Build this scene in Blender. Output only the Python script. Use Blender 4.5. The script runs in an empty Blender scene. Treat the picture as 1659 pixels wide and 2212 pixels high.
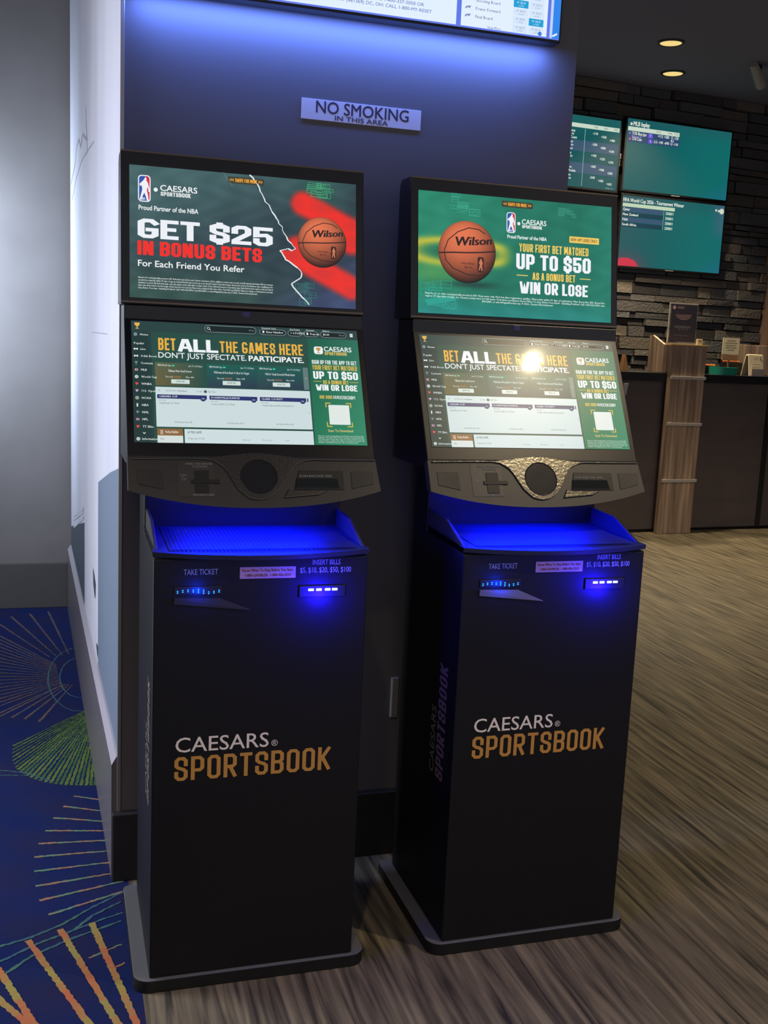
import bpy, math, random
import numpy as np
from mathutils import Vector, Matrix
random.seed(7)
SC = bpy.context.scene
COL = SC.collection

# ------------------------------------------------------------------ camera
F_PX, IW, IH = 2288.4865, 1659, 2212
YAW, PITCH, ROLL = -0.3019, -0.1609, 0.0452
CAM = Vector((-0.1753, -2.8750, 1.6415))
fw = Vector((-math.sin(YAW)*math.cos(PITCH), math.cos(YAW)*math.cos(PITCH), math.sin(PITCH)))
r0 = Vector((math.cos(YAW), math.sin(YAW), 0)); u0 = r0.cross(fw)
rr = r0*math.cos(ROLL) + u0*math.sin(ROLL); uu = -r0*math.sin(ROLL) + u0*math.cos(ROLL)
cd = bpy.data.cameras.new('camera'); cam = bpy.data.objects.new('camera', cd); COL.objects.link(cam)
cam.matrix_world = Matrix(((rr.x, uu.x, -fw.x, CAM.x), (rr.y, uu.y, -fw.y, CAM.y), (rr.z, uu.z, -fw.z, CAM.z), (0, 0, 0, 1)))
cd.sensor_fit = 'VERTICAL'; cd.sensor_height = 36.0; cd.lens = F_PX/IH*36.0
cd.clip_start = 0.05; cd.clip_end = 60
SC.camera = cam

# ------------------------------------------------------------------ world, exposure, large lights
SC.view_settings.view_transform = 'Standard'; SC.view_settings.look = 'None'
SC.view_settings.exposure = 0.0; SC.view_settings.gamma = 1.0; SC.view_settings.use_curve_mapping = False
w = bpy.data.worlds.new('world'); SC.world = w; w.use_nodes = True
w.node_tree.nodes['Background'].inputs[0].default_value = (0.95, 0.93, 1.06, 1)
w.node_tree.nodes['Background'].inputs[1].default_value = 0.46

def light(name, kind, loc, energy, color, aim=None, size=0.1, size_y=None, spot=None, blend=0.5, radius=0.05, spread=None, parent=None):
    l = bpy.data.lights.new(name, kind); l.energy = energy; l.color = color
    o = bpy.data.objects.new(name, l); COL.objects.link(o); o.location = loc
    if kind == 'AREA':
        l.size = size
        if size_y: l.shape = 'RECTANGLE'; l.size_y = size_y
        if spread: l.spread = spread
    if kind == 'SPOT': l.spot_size = spot; l.spot_blend = blend; l.shadow_soft_size = radius
    if kind == 'POINT': l.shadow_soft_size = radius
    if aim is not None:
        o.rotation_euler = (Vector(aim)-Vector(loc)).to_track_quat('-Z', 'Y').to_euler()
    if parent: o.parent = parent
    return o
WARM = (1.0, 0.80, 0.52)
light('cool_display_light', 'AREA', (-1.7, 0.40, 1.50), 76, (0.82, 0.87, 1.0), (0.0, 0.70, 1.15), 0.9, 2.4)
light('wall_display_light', 'AREA', (-1.0, 3.22, 1.90), 38, (0.66, 0.80, 1.0), (-0.45, 3.48, 1.85), 0.30, 1.1)
light('added_glow_light', 'AREA', (0.62, 0.150, 2.513), 8.0, (0.12, 0.24, 1.0), (0.62, 0.200, 2.36), 1.20, 0.03)  # unseen blue lamp added under the television to imitate its screen's glow
DOWN = [((2.63, -1.97), 260, .030), ((4.73, 5.42), 560, .09), ((5.28, 6.27), 480, .09), ((5.2, 2.0), 420, .09), ((-0.8, -3.4), 330, .09)]

# ------------------------------------------------------------------ materials
def lin(c):
    c = np.asarray(c, float)/255.0
    return np.where(c <= 0.04045, c/12.92, ((c+0.055)/1.055)**2.4)
def L4(c): return tuple(lin(c)) + (1.0,)
MATS = {}
def mat(name, col=(128, 128, 128), rough=0.6, metal=0.0, spec=0.5, noise=None, bump=None, emit=None, estr=1.0, coat=0.0, alpha=1.0):
    if name in MATS: return MATS[name]
    m = bpy.data.materials.new(name); m.use_nodes = True; nt = m.node_tree; b = nt.nodes['Principled BSDF']
    b.inputs['Base Color'].default_value = L4(col); b.inputs['Roughness'].default_value = rough
    b.inputs['Metallic'].default_value = metal; b.inputs['Specular IOR Level'].default_value = spec
    b.inputs['Coat Weight'].default_value = coat; b.inputs['Coat Roughness'].default_value = 0.05
    b.inputs['Alpha'].default_value = alpha
    if emit is not None:
        b.inputs['Emission Color'].default_value = L4(emit); b.inputs['Emission Strength'].default_value = estr
    tc = nt.nodes.new('ShaderNodeTexCoord')
    if noise:   # (scale xyz, colour2, detail)
        mp = nt.nodes.new('ShaderNodeMapping'); mp.inputs['Scale'].default_value = noise[0]
        if len(noise) > 3: mp.inputs['Rotation'].default_value = (0, 0, noise[3])
        nz = nt.nodes.new('ShaderNodeTexNoise'); nz.inputs['Scale'].default_value = 1.0; nz.inputs['Detail'].default_value = noise[2]; nz.inputs['Distortion'].default_value = noise[4] if len(noise) > 4 else 0.0
        rp = nt.nodes.new('ShaderNodeValToRGB'); rp.color_ramp.elements[0].position = 0.32; rp.color_ramp.elements[1].position = 0.68
        rp.color_ramp.elements[0].color = L4(col); rp.color_ramp.elements[1].color = L4(noise[1])
        nt.links.new(tc.outputs['Object'], mp.inputs[0]); nt.links.new(mp.outputs[0], nz.inputs[0])
        nt.links.new(nz.outputs[0], rp.inputs[0]); nt.links.new(rp.outputs[0], b.inputs['Base Color'])
    if bump:    # (scale, strength, distance)
        nb = nt.nodes.new('ShaderNodeTexNoise'); nb.inputs['Scale'].default_value = bump[0]; nb.inputs['Detail'].default_value = 3
        bp = nt.nodes.new('ShaderNodeBump'); bp.inputs['Strength'].default_value = bump[1]; bp.inputs['Distance'].default_value = bump[2]
        nt.links.new(tc.outputs['Object'], nb.inputs[0]); nt.links.new(nb.outputs[0], bp.inputs['Height']); nt.links.new(bp.outputs[0], b.inputs['Normal'])
    MATS[name] = m; return m
def attr_mat(name, rough=0.8, emission=False, bump=None, spec=0.5, coat=0.0, coat_rough=0.05, estr=1.0):
    if name in MATS: return MATS[name]
    m = bpy.data.materials.new(name); m.use_nodes = True; nt = m.node_tree; b = nt.nodes['Principled BSDF']
    a = nt.nodes.new('ShaderNodeAttribute'); a.attribute_name = 'Col'
    b.inputs['Roughness'].default_value = rough; b.inputs['Specular IOR Level'].default_value = spec
    b.inputs['Coat Weight'].default_value = coat; b.inputs['Coat Roughness'].default_value = coat_rough
    if emission:
        b.inputs['Base Color'].default_value = (0.004, 0.004, 0.004, 1)
        nt.links.new(a.outputs['Color'], b.inputs['Emission Color']); b.inputs['Emission Strength'].default_value = estr
    else:
        nt.links.new(a.outputs['Color'], b.inputs['Base Color'])
    if bump:
        tc = nt.nodes.new('ShaderNodeTexCoord')
        nb = nt.nodes.new('ShaderNodeTexNoise'); nb.inputs['Scale'].default_value = bump[0]; nb.inputs['Detail'].default_value = 4
        bp = nt.nodes.new('ShaderNodeBump'); bp.inputs['Strength'].default_value = bump[1]; bp.inputs['Distance'].default_value = bump[2]
        nt.links.new(tc.outputs['Object'], nb.inputs[0]); nt.links.new(nb.outputs[0], bp.inputs['Height']); nt.links.new(bp.outputs[0], b.inputs['Normal'])
    MATS[name] = m; return m

M_SCREEN = attr_mat('screen_picture', 0.30, True, coat=0.10, coat_rough=0.07)
M_TV = attr_mat('television_picture', 0.35, True)
M_BLACK = mat('black_powder_coat', (15, 15, 18), 0.5, spec=.28, bump=(900, 0.15, 0.0004))
M_BEZEL = mat('black_bezel', (20, 20, 22), 0.30)
M_PANEL = mat('dark_panel_plastic', (52, 50, 49), 0.42, bump=(1200, 0.1, 0.0003))
M_DARK = mat('slot_black', (6, 6, 8), 0.5)
M_PLATE = mat('base_plate_steel', (96, 97, 100), 0.28, coat=0.3)
M_CHROME = mat('scuffed_chrome', (112, 109, 100), 0.25, 1.0, bump=(140, 0.45, 0.0012))
M_CREAM = mat('cream_print', (236, 228, 212), 0.6)
M_GOLD = mat('gold_print', (196, 142, 62), 0.6)
M_GREYPRINT = mat('grey_print', (150, 150, 150), 0.6)
M_STICKER = mat('pink_sticker', (190, 150, 150), 0.7)
M_REDPRINT = mat('red_print', (110, 30, 40), 0.7)
M_GLASS = mat('scanner_glass', (34, 38, 32), 0.06, coat=1.0)
M_MESH = mat('perforated_metal', (70, 72, 78), 0.4, 0.5)

# ------------------------------------------------------------------ mesh builder
class MB:
    def __init__(s): s.v = []; s.f = []; s.mi = []; s.c = []
    def add(s, verts, faces, m=0, col=None):
        b = len(s.v); s.v += [tuple(x) for x in verts]
        if col is None: col = (1, 1, 1)
        if len(col) and np.ndim(col[0]) == 0: s.c += [tuple(col)]*len(verts)
        else: s.c += [tuple(k) for k in col]
        s.f += [tuple(b+i for i in f) for f in faces]; s.mi += [m]*len(faces)
    def box(s, a, b, m=0, col=None, M=None):
        x0, y0, z0 = a; x1, y1, z1 = b
        V = [(x0,y0,z0),(x1,y0,z0),(x1,y1,z0),(x0,y1,z0),(x0,y0,z1),(x1,y0,z1),(x1,y1,z1),(x0,y1,z1)]
        if M is not None: V = [tuple(M @ Vector(p)) for p in V]
        s.add(V, [(0,3,2,1),(4,5,6,7),(0,1,5,4),(1,2,6,5),(2,3,7,6),(3,0,4,7)], m, col)
    def prism(s, prof, x0, x1, m=0, axis='X'):
        n = len(prof)
        if axis == 'X': V = [(x0, p[0], p[1]) for p in prof] + [(x1, p[0], p[1]) for p in prof]
        elif axis == 'Z': V = [(p[0], p[1], x0) for p in prof] + [(p[0], p[1], x1) for p in prof]
        else: V = [(p[0], x0, p[1]) for p in prof] + [(p[0], x1, p[1]) for p in prof]
        Fc = [tuple(range(n))[::-1], tuple(range(n, 2*n))] + [(i, (i+1) % n, n+(i+1) % n, n+i) for i in range(n)]
        s.add(V, Fc, m)
    def tube(s, pts, r, n=8, m=0, col=None):
        V = []; Fc = []
        P = [Vector(p) for p in pts]
        for i, p in enumerate(P):
            t = (P[min(i+1, len(P)-1)]-P[max(i-1, 0)]).normalized()
            a = t.cross(Vector((0.3, 0.2, 1))).normalized(); b = t.cross(a)
            ri = r[i] if isinstance(r, (list, tuple)) else r
            for k in range(n):
                q = 2*math.pi*k/n; V.append(p+a*math.cos(q)*ri+b*math.sin(q)*ri)
        for i in range(len(P)-1):
            for k in range(n): Fc.append((i*n+k, i*n+(k+1) % n, (i+1)*n+(k+1) % n, (i+1)*n+k))
        Fc += [tuple(range(n))[::-1], tuple(range((len(P)-1)*n, len(P)*n))]
        s.add(V, Fc, m, col)
    def lathe(s, prof, c, n=32, m=0, axis='Z', B=None):
        V = []; Fc = []
        for (r, h) in prof:
            for k in range(n):
                q = 2*math.pi*k/n; V.append((r*math.cos(q), r*math.sin(q), h))
        for i in range(len(prof)-1):
            for k in range(n): Fc.append((i*n+k, i*n+(k+1) % n, (i+1)*n+(k+1) % n, (i+1)*n+k))
        Fc += [tuple(range(n))[::-1], tuple(range((len(prof)-1)*n, len(prof)*n))]
        c = Vector(c)
        V = [tuple((B @ Vector(p) if B is not None else Vector(p))+c) for p in V]
        s.add(V, Fc, m)
    def build(s, name, mats, parent=None, bevel=0, smooth=False, colors=False):
        me = bpy.data.meshes.new(name); me.from_pydata(s.v, [], s.f)
        if not isinstance(mats, (list, tuple)): mats = [mats]
        for m in mats: me.materials.append(m)
        me.polygons.foreach_set('material_index', s.mi)
        if smooth: me.polygons.foreach_set('use_smooth', [True]*len(s.f))
        if colors:
            at = me.color_attributes.new('Col', 'FLOAT_COLOR', 'POINT')
            at.data.foreach_set('color', np.hstack([np.array(s.c, float), np.ones((len(s.c), 1))]).ravel())
        me.update()
        o = bpy.data.objects.new(name, me); COL.objects.link(o)
        if parent: o.parent = parent
        if bevel:
            bv = o.modifiers.new('bevel', 'BEVEL'); bv.width = bevel; bv.segments = 2; bv.limit_method = 'ANGLE'; bv.angle_limit = math.radians(35)
        return o
def empty(name, loc=(0, 0, 0), rz=0.0):
    o = bpy.data.objects.new(name, None); COL.objects.link(o); o.location = loc; o.rotation_euler = (0, 0, rz)
    o.empty_display_size = 0.1; return o
def tag(o, label, cat, group=None):
    o['label'] = label; o['category'] = cat
    if group: o['group'] = group
    return o
def struct(o): o['kind'] = 'structure'; return o

# ------------------------------------------------------------------ lettering
_tc = {}
def text2d(s, bold=0.0, shear=0.0, res=3):
    k = (s, bold, shear, res)
    if k in _tc: return _tc[k]
    c = bpy.data.curves.new('lettering', 'FONT'); c.body = s; c.size = 1; c.offset = bold; c.shear = shear; c.resolution_u = res
    o = bpy.data.objects.new('lettering', c); COL.objects.link(o)
    dg = bpy.context.evaluated_depsgraph_get(); oe = o.evaluated_get(dg); me = oe.to_mesh()
    V = np.array([v.co[:2] for v in me.vertices]).reshape(-1, 2); Fc = [tuple(p.vertices) for p in me.polygons]
    oe.to_mesh_clear(); bpy.data.objects.remove(o); bpy.data.curves.remove(c)
    _tc[k] = (V, Fc); return _tc[k]
CAP = float(text2d('H')[0][:, 1].max())
# a condensed block alphabet drawn as mitred strokes
c_, d_ = 0.26, 0.11
O_ = [(0,d_),(0,1-d_),(c_,1),(1-c_,1),(1,1-d_),(1,d_),(1-c_,0),(c_,0),(0,d_)]
GL = {
 'A': (1.0, [[(0,0),(.36,1),(.64,1),(1,0)], [(.16,.28),(.84,.28)]]),
 'B': (1.0, [[(0,0),(0,1),(1-c_,1),(1,1-d_),(1,.5+d_),(1-c_,.51),(0,.51)], [(1-c_,.51),(1,.5-d_),(1,d_),(1-c_,0),(0,0)]]),
 'C': (1.0, [[(1,.66),(1,1-d_),(1-c_,1),(c_,1),(0,1-d_),(0,d_),(c_,0),(1-c_,0),(1,d_),(1,.34)]]),
 'D': (1.0, [[(0,0),(0,1),(1-c_,1),(1,1-d_),(1,d_),(1-c_,0),(0,0)]]),
 'E': (.88, [[(1,1),(0,1),(0,0),(1,0)], [(0,.51),(.8,.51)]]),
 'F': (.86, [[(1,1),(0,1),(0,0)], [(0,.49),(.8,.49)]]),
 'G': (1.0, [[(1,.85),(1-c_,1),(c_,1),(0,1-d_),(0,d_),(c_,0),(1-c_,0),(1,d_),(1,.43),(.56,.43)]]),
 'H': (1.0, [[(0,0),(0,1)], [(1,0),(1,1)], [(0,.5),(1,.5)]]),
 'I': (0.0, [[(0,0),(0,1)]]),
 'J': (.9, [[(0,.3),(0,d_),(c_,0),(1-c_,0),(1,d_),(1,1)]]),
 'K': (1.0, [[(0,0),(0,1)], [(1,1),(.12,.45)], [(.3,.58),(1,0)]]),
 'L': (.82, [[(0,1),(0,0),(1,0)]]),
 'M': (1.32, [[(0,0),(0,1)], [(1,0),(1,1)], 'M']),
 'N': (1.06, [[(0,0),(0,1)], [(1,0),(1,1)], 'N']),
 'O': (1.0, [O_]), '0': (1.0, [O_]), 'Q': (1.0, [O_, [(.6,.2),(1.05,-.05)]]),
 'P': (1.0, [[(0,0),(0,1),(1-c_,1),(1,1-d_),(1,.5),(1-c_,.4),(0,.4)]]),
 'R': (1.0, [[(0,0),(0,1),(1-c_,1),(1,1-d_),(1,.55),(1-c_,.45),(0,.45)], [(.5,.45),(1,0)]]),
 'S': (1.0, [[(1,.7),(1,1-d_),(1-c_,1),(c_,1),(0,1-d_),(0,.64),(c_,.54),(1-c_,.47),(1,.37),(1,d_),(1-c_,0),(c_,0),(0,d_),(0,.3)]]),
 'T': (.95, [[(0,1),(1,1)], [(.5,1),(.5,0)]]),
 'U': (1.0, [[(0,1),(0,d_),(c_,0),(1-c_,0),(1,d_),(1,1)]]),
 'V': (1.0, [[(0,1),(.42,0),(.58,0),(1,1)]]),
 'W': (1.5, [[(0,1),(.22,0),(.34,0),(.5,.8),(.66,0),(.78,0),(1,1)]]),
 'X': (1.0, [[(0,0),(1,1)], [(0,1),(1,0)]]),
 'Y': (1.0, [[(0,1),(.5,.45),(1,1)], [(.5,.45),(.5,0)]]),
 '2': (1.0, [[(0,.68),(0,1-d_),(c_,1),(1-c_,1),(1,1-d_),(1,.6),(0,.12),(0,0),(1,0)]]),
 '5': (1.0, [[(1,1),(0,1),(0,.55),(1-c_,.6),(1,.48),(1,d_),(1-c_,0),(c_,0),(0,d_),(0,.26)]]),
 '$': (1.0, [[(1,.72),(1,.92),(.74,1),(.26,1),(0,.92),(0,.64),(c_,.54),(1-c_,.47),(1,.37),(1,.08),(.74,0),(.26,0),(0,.08),(0,.28)], [(.5,1.1),(.5,.93)], [(.5,.07),(.5,-.1)]]),
}
def ribbon2d(pts, hw, closed=False):
    P = [np.array(p, float) for p in pts]; n = len(P); V = []
    for i in range(n):
        if closed: a, b = P[(i-1) % (n)], P[(i+1) % n]
        else: a, b = P[max(i-1, 0)], P[min(i+1, n-1)]
        d1 = P[i]-a; d2 = b-P[i]
        if not np.any(d1): d1 = d2
        if not np.any(d2): d2 = d1
        d1 = d1/np.linalg.norm(d1); d2 = d2/np.linalg.norm(d2)
        n1 = np.array([-d1[1], d1[0]]); n2 = np.array([-d2[1], d2[0]]); m = n1+n2; q = np.linalg.norm(m)
        m = n1 if q < 1e-3 else m/q
        k = hw/max(0.5, float(m@n1)); V += [P[i]+m*k, P[i]-m*k]
    Fc = [(2*i, 2*i+1, 2*i+3, 2*i+2) for i in range(n-1)]
    if closed: Fc.append((2*n-2, 2*n-1, 1, 0))
    return V, Fc
def block2d(s, wt=0.15, cw=0.40, gap=0.09, space=0.22):
    """condensed block lettering, cap height 1; wt stroke thickness, cw letter width"""
    V = []; Fc = []; L = []; x = 0.0
    for ch in s:
        if ch == ' ': x += space; continue
        gw, st = GL[ch]; wd = max(wt, cw*gw) if gw > 0 else wt
        for si, pl in enumerate(st):
            if isinstance(pl, str):
                a = wt*1.05; b = len(V)
                if pl == 'N': v = [(x, 1), (x+a*1.1, 1), (x+wd, 0), (x+wd-a*1.1, 0)]; f = [(0, 3, 2, 1)]
                else: mx = x+wd/2; v = [(x, 1), (x+a*1.15, 1), (mx+a*.55, .22), (mx-a*.55, .22), (x+wd-a*1.15, 1), (x+wd, 1)]; f = [(0, 3, 2, 1), (4, 3, 2, 5)]
                V += [np.array(q) for q in v]; Fc += [tuple(b+i for i in g) for g in f]; L += [si]*len(v); continue
            closed = pl[0] == pl[-1]; pts = pl[:-1] if closed else list(pl)
            q = [np.array([x+wt/2+px*(wd-wt), wt/2+py*(1-wt)]) for px, py in pts]
            if not closed:
                for e, f in ((0, 1), (-1, -2)):
                    d = q[e]-q[f]; q[e] = q[e]+d/np.linalg.norm(d)*wt/2
            v, f = ribbon2d(q, wt/2, closed); b = len(V); V += v; Fc += [tuple(b+i for i in g) for g in f]; L += [si+.25*(j//2) for j in range(len(v))]
        x += wd+gap
    return np.array(V), Fc, np.array(L)

class Plane:
    """draws flat artwork into an MB; x right, y up in metres from an origin"""
    def __init__(s, mb, o, ex, ey, lift=0.0004):
        s.mb = mb; s.o = Vector(o); s.ex = Vector(ex).normalized(); s.ey = Vector(ey).normalized(); s.n = s.ex.cross(s.ey); s.lift = lift
    def raw(s, V, Fc, col=None, lay=1, m=0):
        P = np.array(s.o)[None]+np.multiply.outer(np.broadcast_to(np.asarray(lay, float), (len(V),)), np.array(s.n)*s.lift)+np.outer(V[:, 0], np.array(s.ex))+np.outer(V[:, 1], np.array(s.ey))
        s.mb.add(P.tolist(), Fc, m, col)
    def rect(s, x0, y0, x1, y1, col=None, lay=1, m=0):
        s.raw(np.array([(x0,y0),(x1,y0),(x1,y1),(x0,y1)], float), [(0,1,2,3)], col, lay, m)
    def poly(s, pts, col=None, lay=1, m=0):
        s.raw(np.array(pts, float), [tuple(range(len(pts)))], col, lay, m)
    def rrect(s, x0, y0, x1, y1, r, col=None, lay=1, m=0, hollow=0):
        P = []
        for cx, cy, a in ((x1-r,y1-r,0),(x0+r,y1-r,90),(x0+r,y0+r,180),(x1-r,y0+r,270)):
            for k in range(6): q = math.radians(a+18*k); P.append((cx+r*math.cos(q), cy+r*math.sin(q)))
        if hollow:
            v, f = ribbon2d(P, hollow, True); s.raw(np.array(v), f, col, lay, m)
        else: s.poly(P, col, lay, m)
    def disc(s, x, y, r, col=None, lay=1, m=0, n=28, ry=None):
        ry = ry or r
        s.poly([(x+r*math.cos(2*math.pi*k/n), y+ry*math.sin(2*math.pi*k/n)) for k in range(n)], col, lay, m)
    def line(s, pts, w, col=None, lay=1, m=0, closed=False):
        v, f = ribbon2d(pts, w/2, closed); s.raw(np.array(v), f, col, lay, m)
    def text(s, t, x0, x1, yb, cap, col=None, lay=2, m=0, bold=0.0, shear=0.0, res=3):
        V, Fc = text2d(t, 0.0, shear, res)
        if not len(V): return
        if bold:
            B_ = [(-bold, 0), (bold, 0)] if res < 2 else [(-bold, -bold*.7), (bold, -bold*.7), (-bold, bold*.7), (bold, bold*.7)]
            n = len(V); V = np.concatenate([V+np.array(q) for q in B_]); Fc = [tuple(i+n*k for i in f) for k in range(len(B_)) for f in Fc]; lay = np.repeat(lay+.25*np.arange(len(B_)), n)
        a, b = V[:, 0].min(), V[:, 0].max()
        if x1 is None: x1 = x0+(b-a)*cap/CAP
        Q = np.stack([x0+(V[:, 0]-a)/(b-a)*(x1-x0), yb+V[:, 1]*cap/CAP], 1)
        s.raw(Q, Fc, col, lay, m)
    def block(s, t, x0, x1, yb, cap, col=None, lay=2, m=0, wt=0.15, cw=0.40, gap=0.09, space=0.22, slant=0.0):
        V, Fc, L = block2d(t, wt, cw, gap, space); b = V[:, 0].max()
        Q = np.stack([x0+V[:, 0]/b*(x1-x0)+slant*V[:, 1]*cap, yb+V[:, 1]*cap], 1)
        s.raw(Q, Fc, col, lay+.35*L, m)

class Screen(Plane):
    """same, in screen fractions u right, v down"""
    def __init__(s, mb, o, ex, ey, W, H, lift=0.00018):
        super().__init__(mb, o, ex, ey, lift); s.W = W; s.H = H
    def X(s, u): return u*s.W
    def Y(s, v): return -v*s.H
    def R(s, u0, v0, u1, v1, col, lay=1): s.rect(s.X(u0), s.Y(v1), s.X(u1), s.Y(v0), lin(col), lay)
    def T(s, t, u0, u1, vb, cap, col, lay=3, **k): s.text(t, s.X(u0), None if u1 is None else s.X(u1), s.Y(vb), cap*s.H, lin(col), lay, **k)
    def B(s, t, u0, u1, vb, cap, col, lay=3, **k): s.block(t, s.X(u0), s.X(u1), s.Y(vb), cap*s.H, lin(col), lay, **k)
    def P(s, pts, col, lay=1): s.poly([(s.X(u), s.Y(v)) for u, v in pts], lin(col), lay)
    def Ln(s, pts, w, col, lay=1, closed=False): s.line([(s.X(u), s.Y(v)) for u, v in pts], w, lin(col), lay, 0, closed)
    def D(s, u, v, r, col, lay=1): s.disc(s.X(u), s.Y(v), r, lin(col), lay)
    def grid(s, nx, ny, fn):
        U, V = np.meshgrid(np.linspace(0, 1, nx+1), np.linspace(0, 1, ny+1))
        c = lin(np.clip(fn(U.ravel(), V.ravel()), 0, 255))
        Q = np.stack([U.ravel()*s.W, -V.ravel()*s.H], 1)
        Fc = [(j*(nx+1)+i, (j+1)*(nx+1)+i, (j+1)*(nx+1)+i+1, j*(nx+1)+i+1) for j in range(ny) for i in range(nx)]
        s.raw(Q, Fc, c, 0)
def mixc(a, b, t): return np.asarray(a, float)[None]*(1-t[:, None]) + np.asarray(b, float)[None]*t[:, None]
def seg_d(u, v, a, b, asp=1.78):
    ax, ay, bx, by = a[0]*asp, a[1], b[0]*asp, b[1]; x = u*asp; y = v
    t = np.clip(((x-ax)*(bx-ax)+(y-ay)*(by-ay))/((bx-ax)**2+(by-ay)**2), 0, 1)
    return np.hypot(x-ax-t*(bx-ax), y-ay-t*(by-ay))
def sstep(x, a, b): t = np.clip((x-a)/(b-a), 0, 1); return t*t*(3-2*t)

def league_badge(S, u0, v0, u1, v1, lay=3):
    X, Y = S.X, S.Y; x0, x1, y0, y1 = X(u0), X(u1), Y(v1), Y(v0); w = x1-x0; h = y1-y0
    S.rrect(x0, y0, x1, y1, w*.28, lin((238, 240, 245)), lay)
    b = w*.08
    S.rrect(x0+b, y0+b, x1-b, y1-b, w*.22, lin((40, 85, 170)), lay+1)
    S.poly([(x0+w*.62, y1-b), (x1-b-w*.15, y1-b), (x1-b, y1-b-w*.2), (x1-b, y0+b+w*.2), (x1-b-w*.15, y0+b), (x0+w*.75, y0+b), (x0+w*.68, y0+h*.4)], lin((215, 40, 55)), lay+2)
    P = [(.58,.93),(.68,.88),(.66,.80),(.78,.72),(.86,.58),(.92,.48),(.84,.44),(.74,.56),(.70,.44),(.80,.22),(.84,.05),(.70,.05),(.62,.20),(.50,.34),(.36,.20),(.26,.06),(.14,.08),(.24,.28),(.34,.46),(.30,.60),(.16,.58),(.12,.66),(.30,.74),(.46,.82)]
    S.poly([(x0+w*a, y0+h*c) for a, c in P], lin((238, 240, 245)), lay+3)
    S.disc(x0+w*.9, y0+h*.42, w*.09, lin((238, 240, 245)), lay+3)
    S.text('NBA', x0+w*.16, x0+w*.58, y0+h*.07, h*.09, lin((238, 240, 245)), lay+4, bold=.02)
def brand_lockup(S, u0, u1, vb1, c1, ub0, ub1, vb2, c2, col=(240, 242, 242), col2=None):
    S.T('CAESARS', u0, u1, vb1, c1, col, bold=.012)
    S.B('SPORTSBOOK', ub0, ub1, vb2, c2, col2 or col, wt=.145)
def basketball(S, u, v, r, big=True):
    cx, cy = S.X(u), S.Y(v); nr, nt_ = 22, 72; V = []; C = []
    for i in range(nr+1):
        for k in range(nt_):
            q = 2*math.pi*k/nt_; rx = i/nr*math.cos(q); ry = i/nr*math.sin(q); V.append((cx+r*rx, cy+r*ry))
            z = math.sqrt(max(0, 1-rx*rx-ry*ry)); l = max(0, .32+.50*z+.30*ry-.12*rx)
            C.append(np.clip(np.array((250, 128, 84))*l, 0, 255))
    Fc = [(i*nt_+k, (i+1)*nt_+k, (i+1)*nt_+(k+1) % nt_, i*nt_+(k+1) % nt_) for i in range(nr) for k in range(nt_)]
    S.raw(np.array(V), Fc, lin(np.array(C)), 4)
    K = (52, 26, 24); q = lambda pts: [(cx+r*a, cy-r*b) for a, b in pts]
    S.line(q([(-.985,.08),(-.5,.04),(0,.02),(.5,-.02),(.985,-.08)]), r*.045, lin(K), 5)
    S.line(q([(.62,-.62),(.40,-.75),(.05,-.78),(-.33,-.63),(-.66,-.35),(-.80,0),(-.74,.30),(-.49,.55),(0,.72),(.49,.74),(.80,.58)]), r*.03, lin(K), 5)
    S.line(q([(.80,.58),(.93,.34)]), r*.03, lin(K), 5)
    # curved maker's name
    Vt, Ft = text2d('Wilson', .0, .12); a, b = Vt[:, 0].min(), Vt[:, 0].max(); t = (Vt[:, 0]-a)/(b-a)
    for dx in (-.018, 0, .018): S.raw(np.stack([cx+r*(-.40+dx+1.30*t-.05*t*t), cy+r*(.17+.13*t+Vt[:, 1]/CAP*(.30-.06*t))], 1), Ft, lin((48, 34, 34)), 6)
    S.rrect(cx+r*.36, cy-r*.62, cx+r*.58, cy-r*.13, r*.06, lin((58, 30, 26)), 5)
    S.poly([(cx+r*(.36+.22*p), cy+r*(-.62+.49*w_)) for p, w_ in [(.55,.92),(.66,.8),(.85,.55),(.7,.5),(.8,.08),(.62,.1),(.5,.36),(.3,.1),(.18,.12),(.36,.5),(.2,.6),(.4,.8)]], lin((205, 118, 84)), 6)
    for i, (t_, x0, x1) in enumerate((('OFFICIAL GAME BALL', -.22, .26), ('NBA 2026', -.10, .18))):
        S.text(t_, cx+r*x0, cx+r*x1, cy-r*(.40+.12*i), r*.065, lin(K), 5, bold=.02, res=1)
    S.text('A. Silver', cx+r*.66, cx+r*.90, cy-r*.36, r*.08, lin(K), 5, res=1)
    S.text('COMMISSIONER', cx+r*.68, cx+r*.86, cy-r*.46, r*.035, lin(K), 5, res=1)

def court_doodles(S, u0, v0, u1, v1, col, seed, n=7):
    R = random.Random(seed)
    for i in range(n):
        a = u0+(u1-u0)*R.random()*.75; b = v0+(v1-v0)*R.random()*.75; w_ = (u1-u0)*(.2+.2*R.random()); h_ = (v1-v0)*(.18+.2*R.random())
        S.Ln([(a, b), (a+w_, b), (a+w_, b+h_), (a, b+h_)], .0011, col, 1, True)
        if i % 2: S.Ln([(a+w_*.5+w_*.3*math.cos(t*.7), b+h_*.5+h_*.3*math.sin(t*.7)) for t in range(9)], .001, col, 1)
        else: S.Ln([(a, b+h_*.5), (a+w_, b+h_*.5)], .001, col, 1)
def swipe(S, u0, u1, vb, cap):
    S.rrect(S.X(u0-.008), S.Y(vb+.012), S.X(u1+.008), S.Y(vb-cap-.012), .003, lin((58, 62, 48)), 1)
    S.T('<<', u0, u0+.018, vb, cap, (250, 170, 50), bold=.02); S.T('>>', u1-.018, u1, vb, cap, (250, 170, 50), bold=.02)
    S.B('SWIPE FOR MORE', u0+.024, u1-.024, vb, cap, (250, 170, 50), wt=.15)

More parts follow.
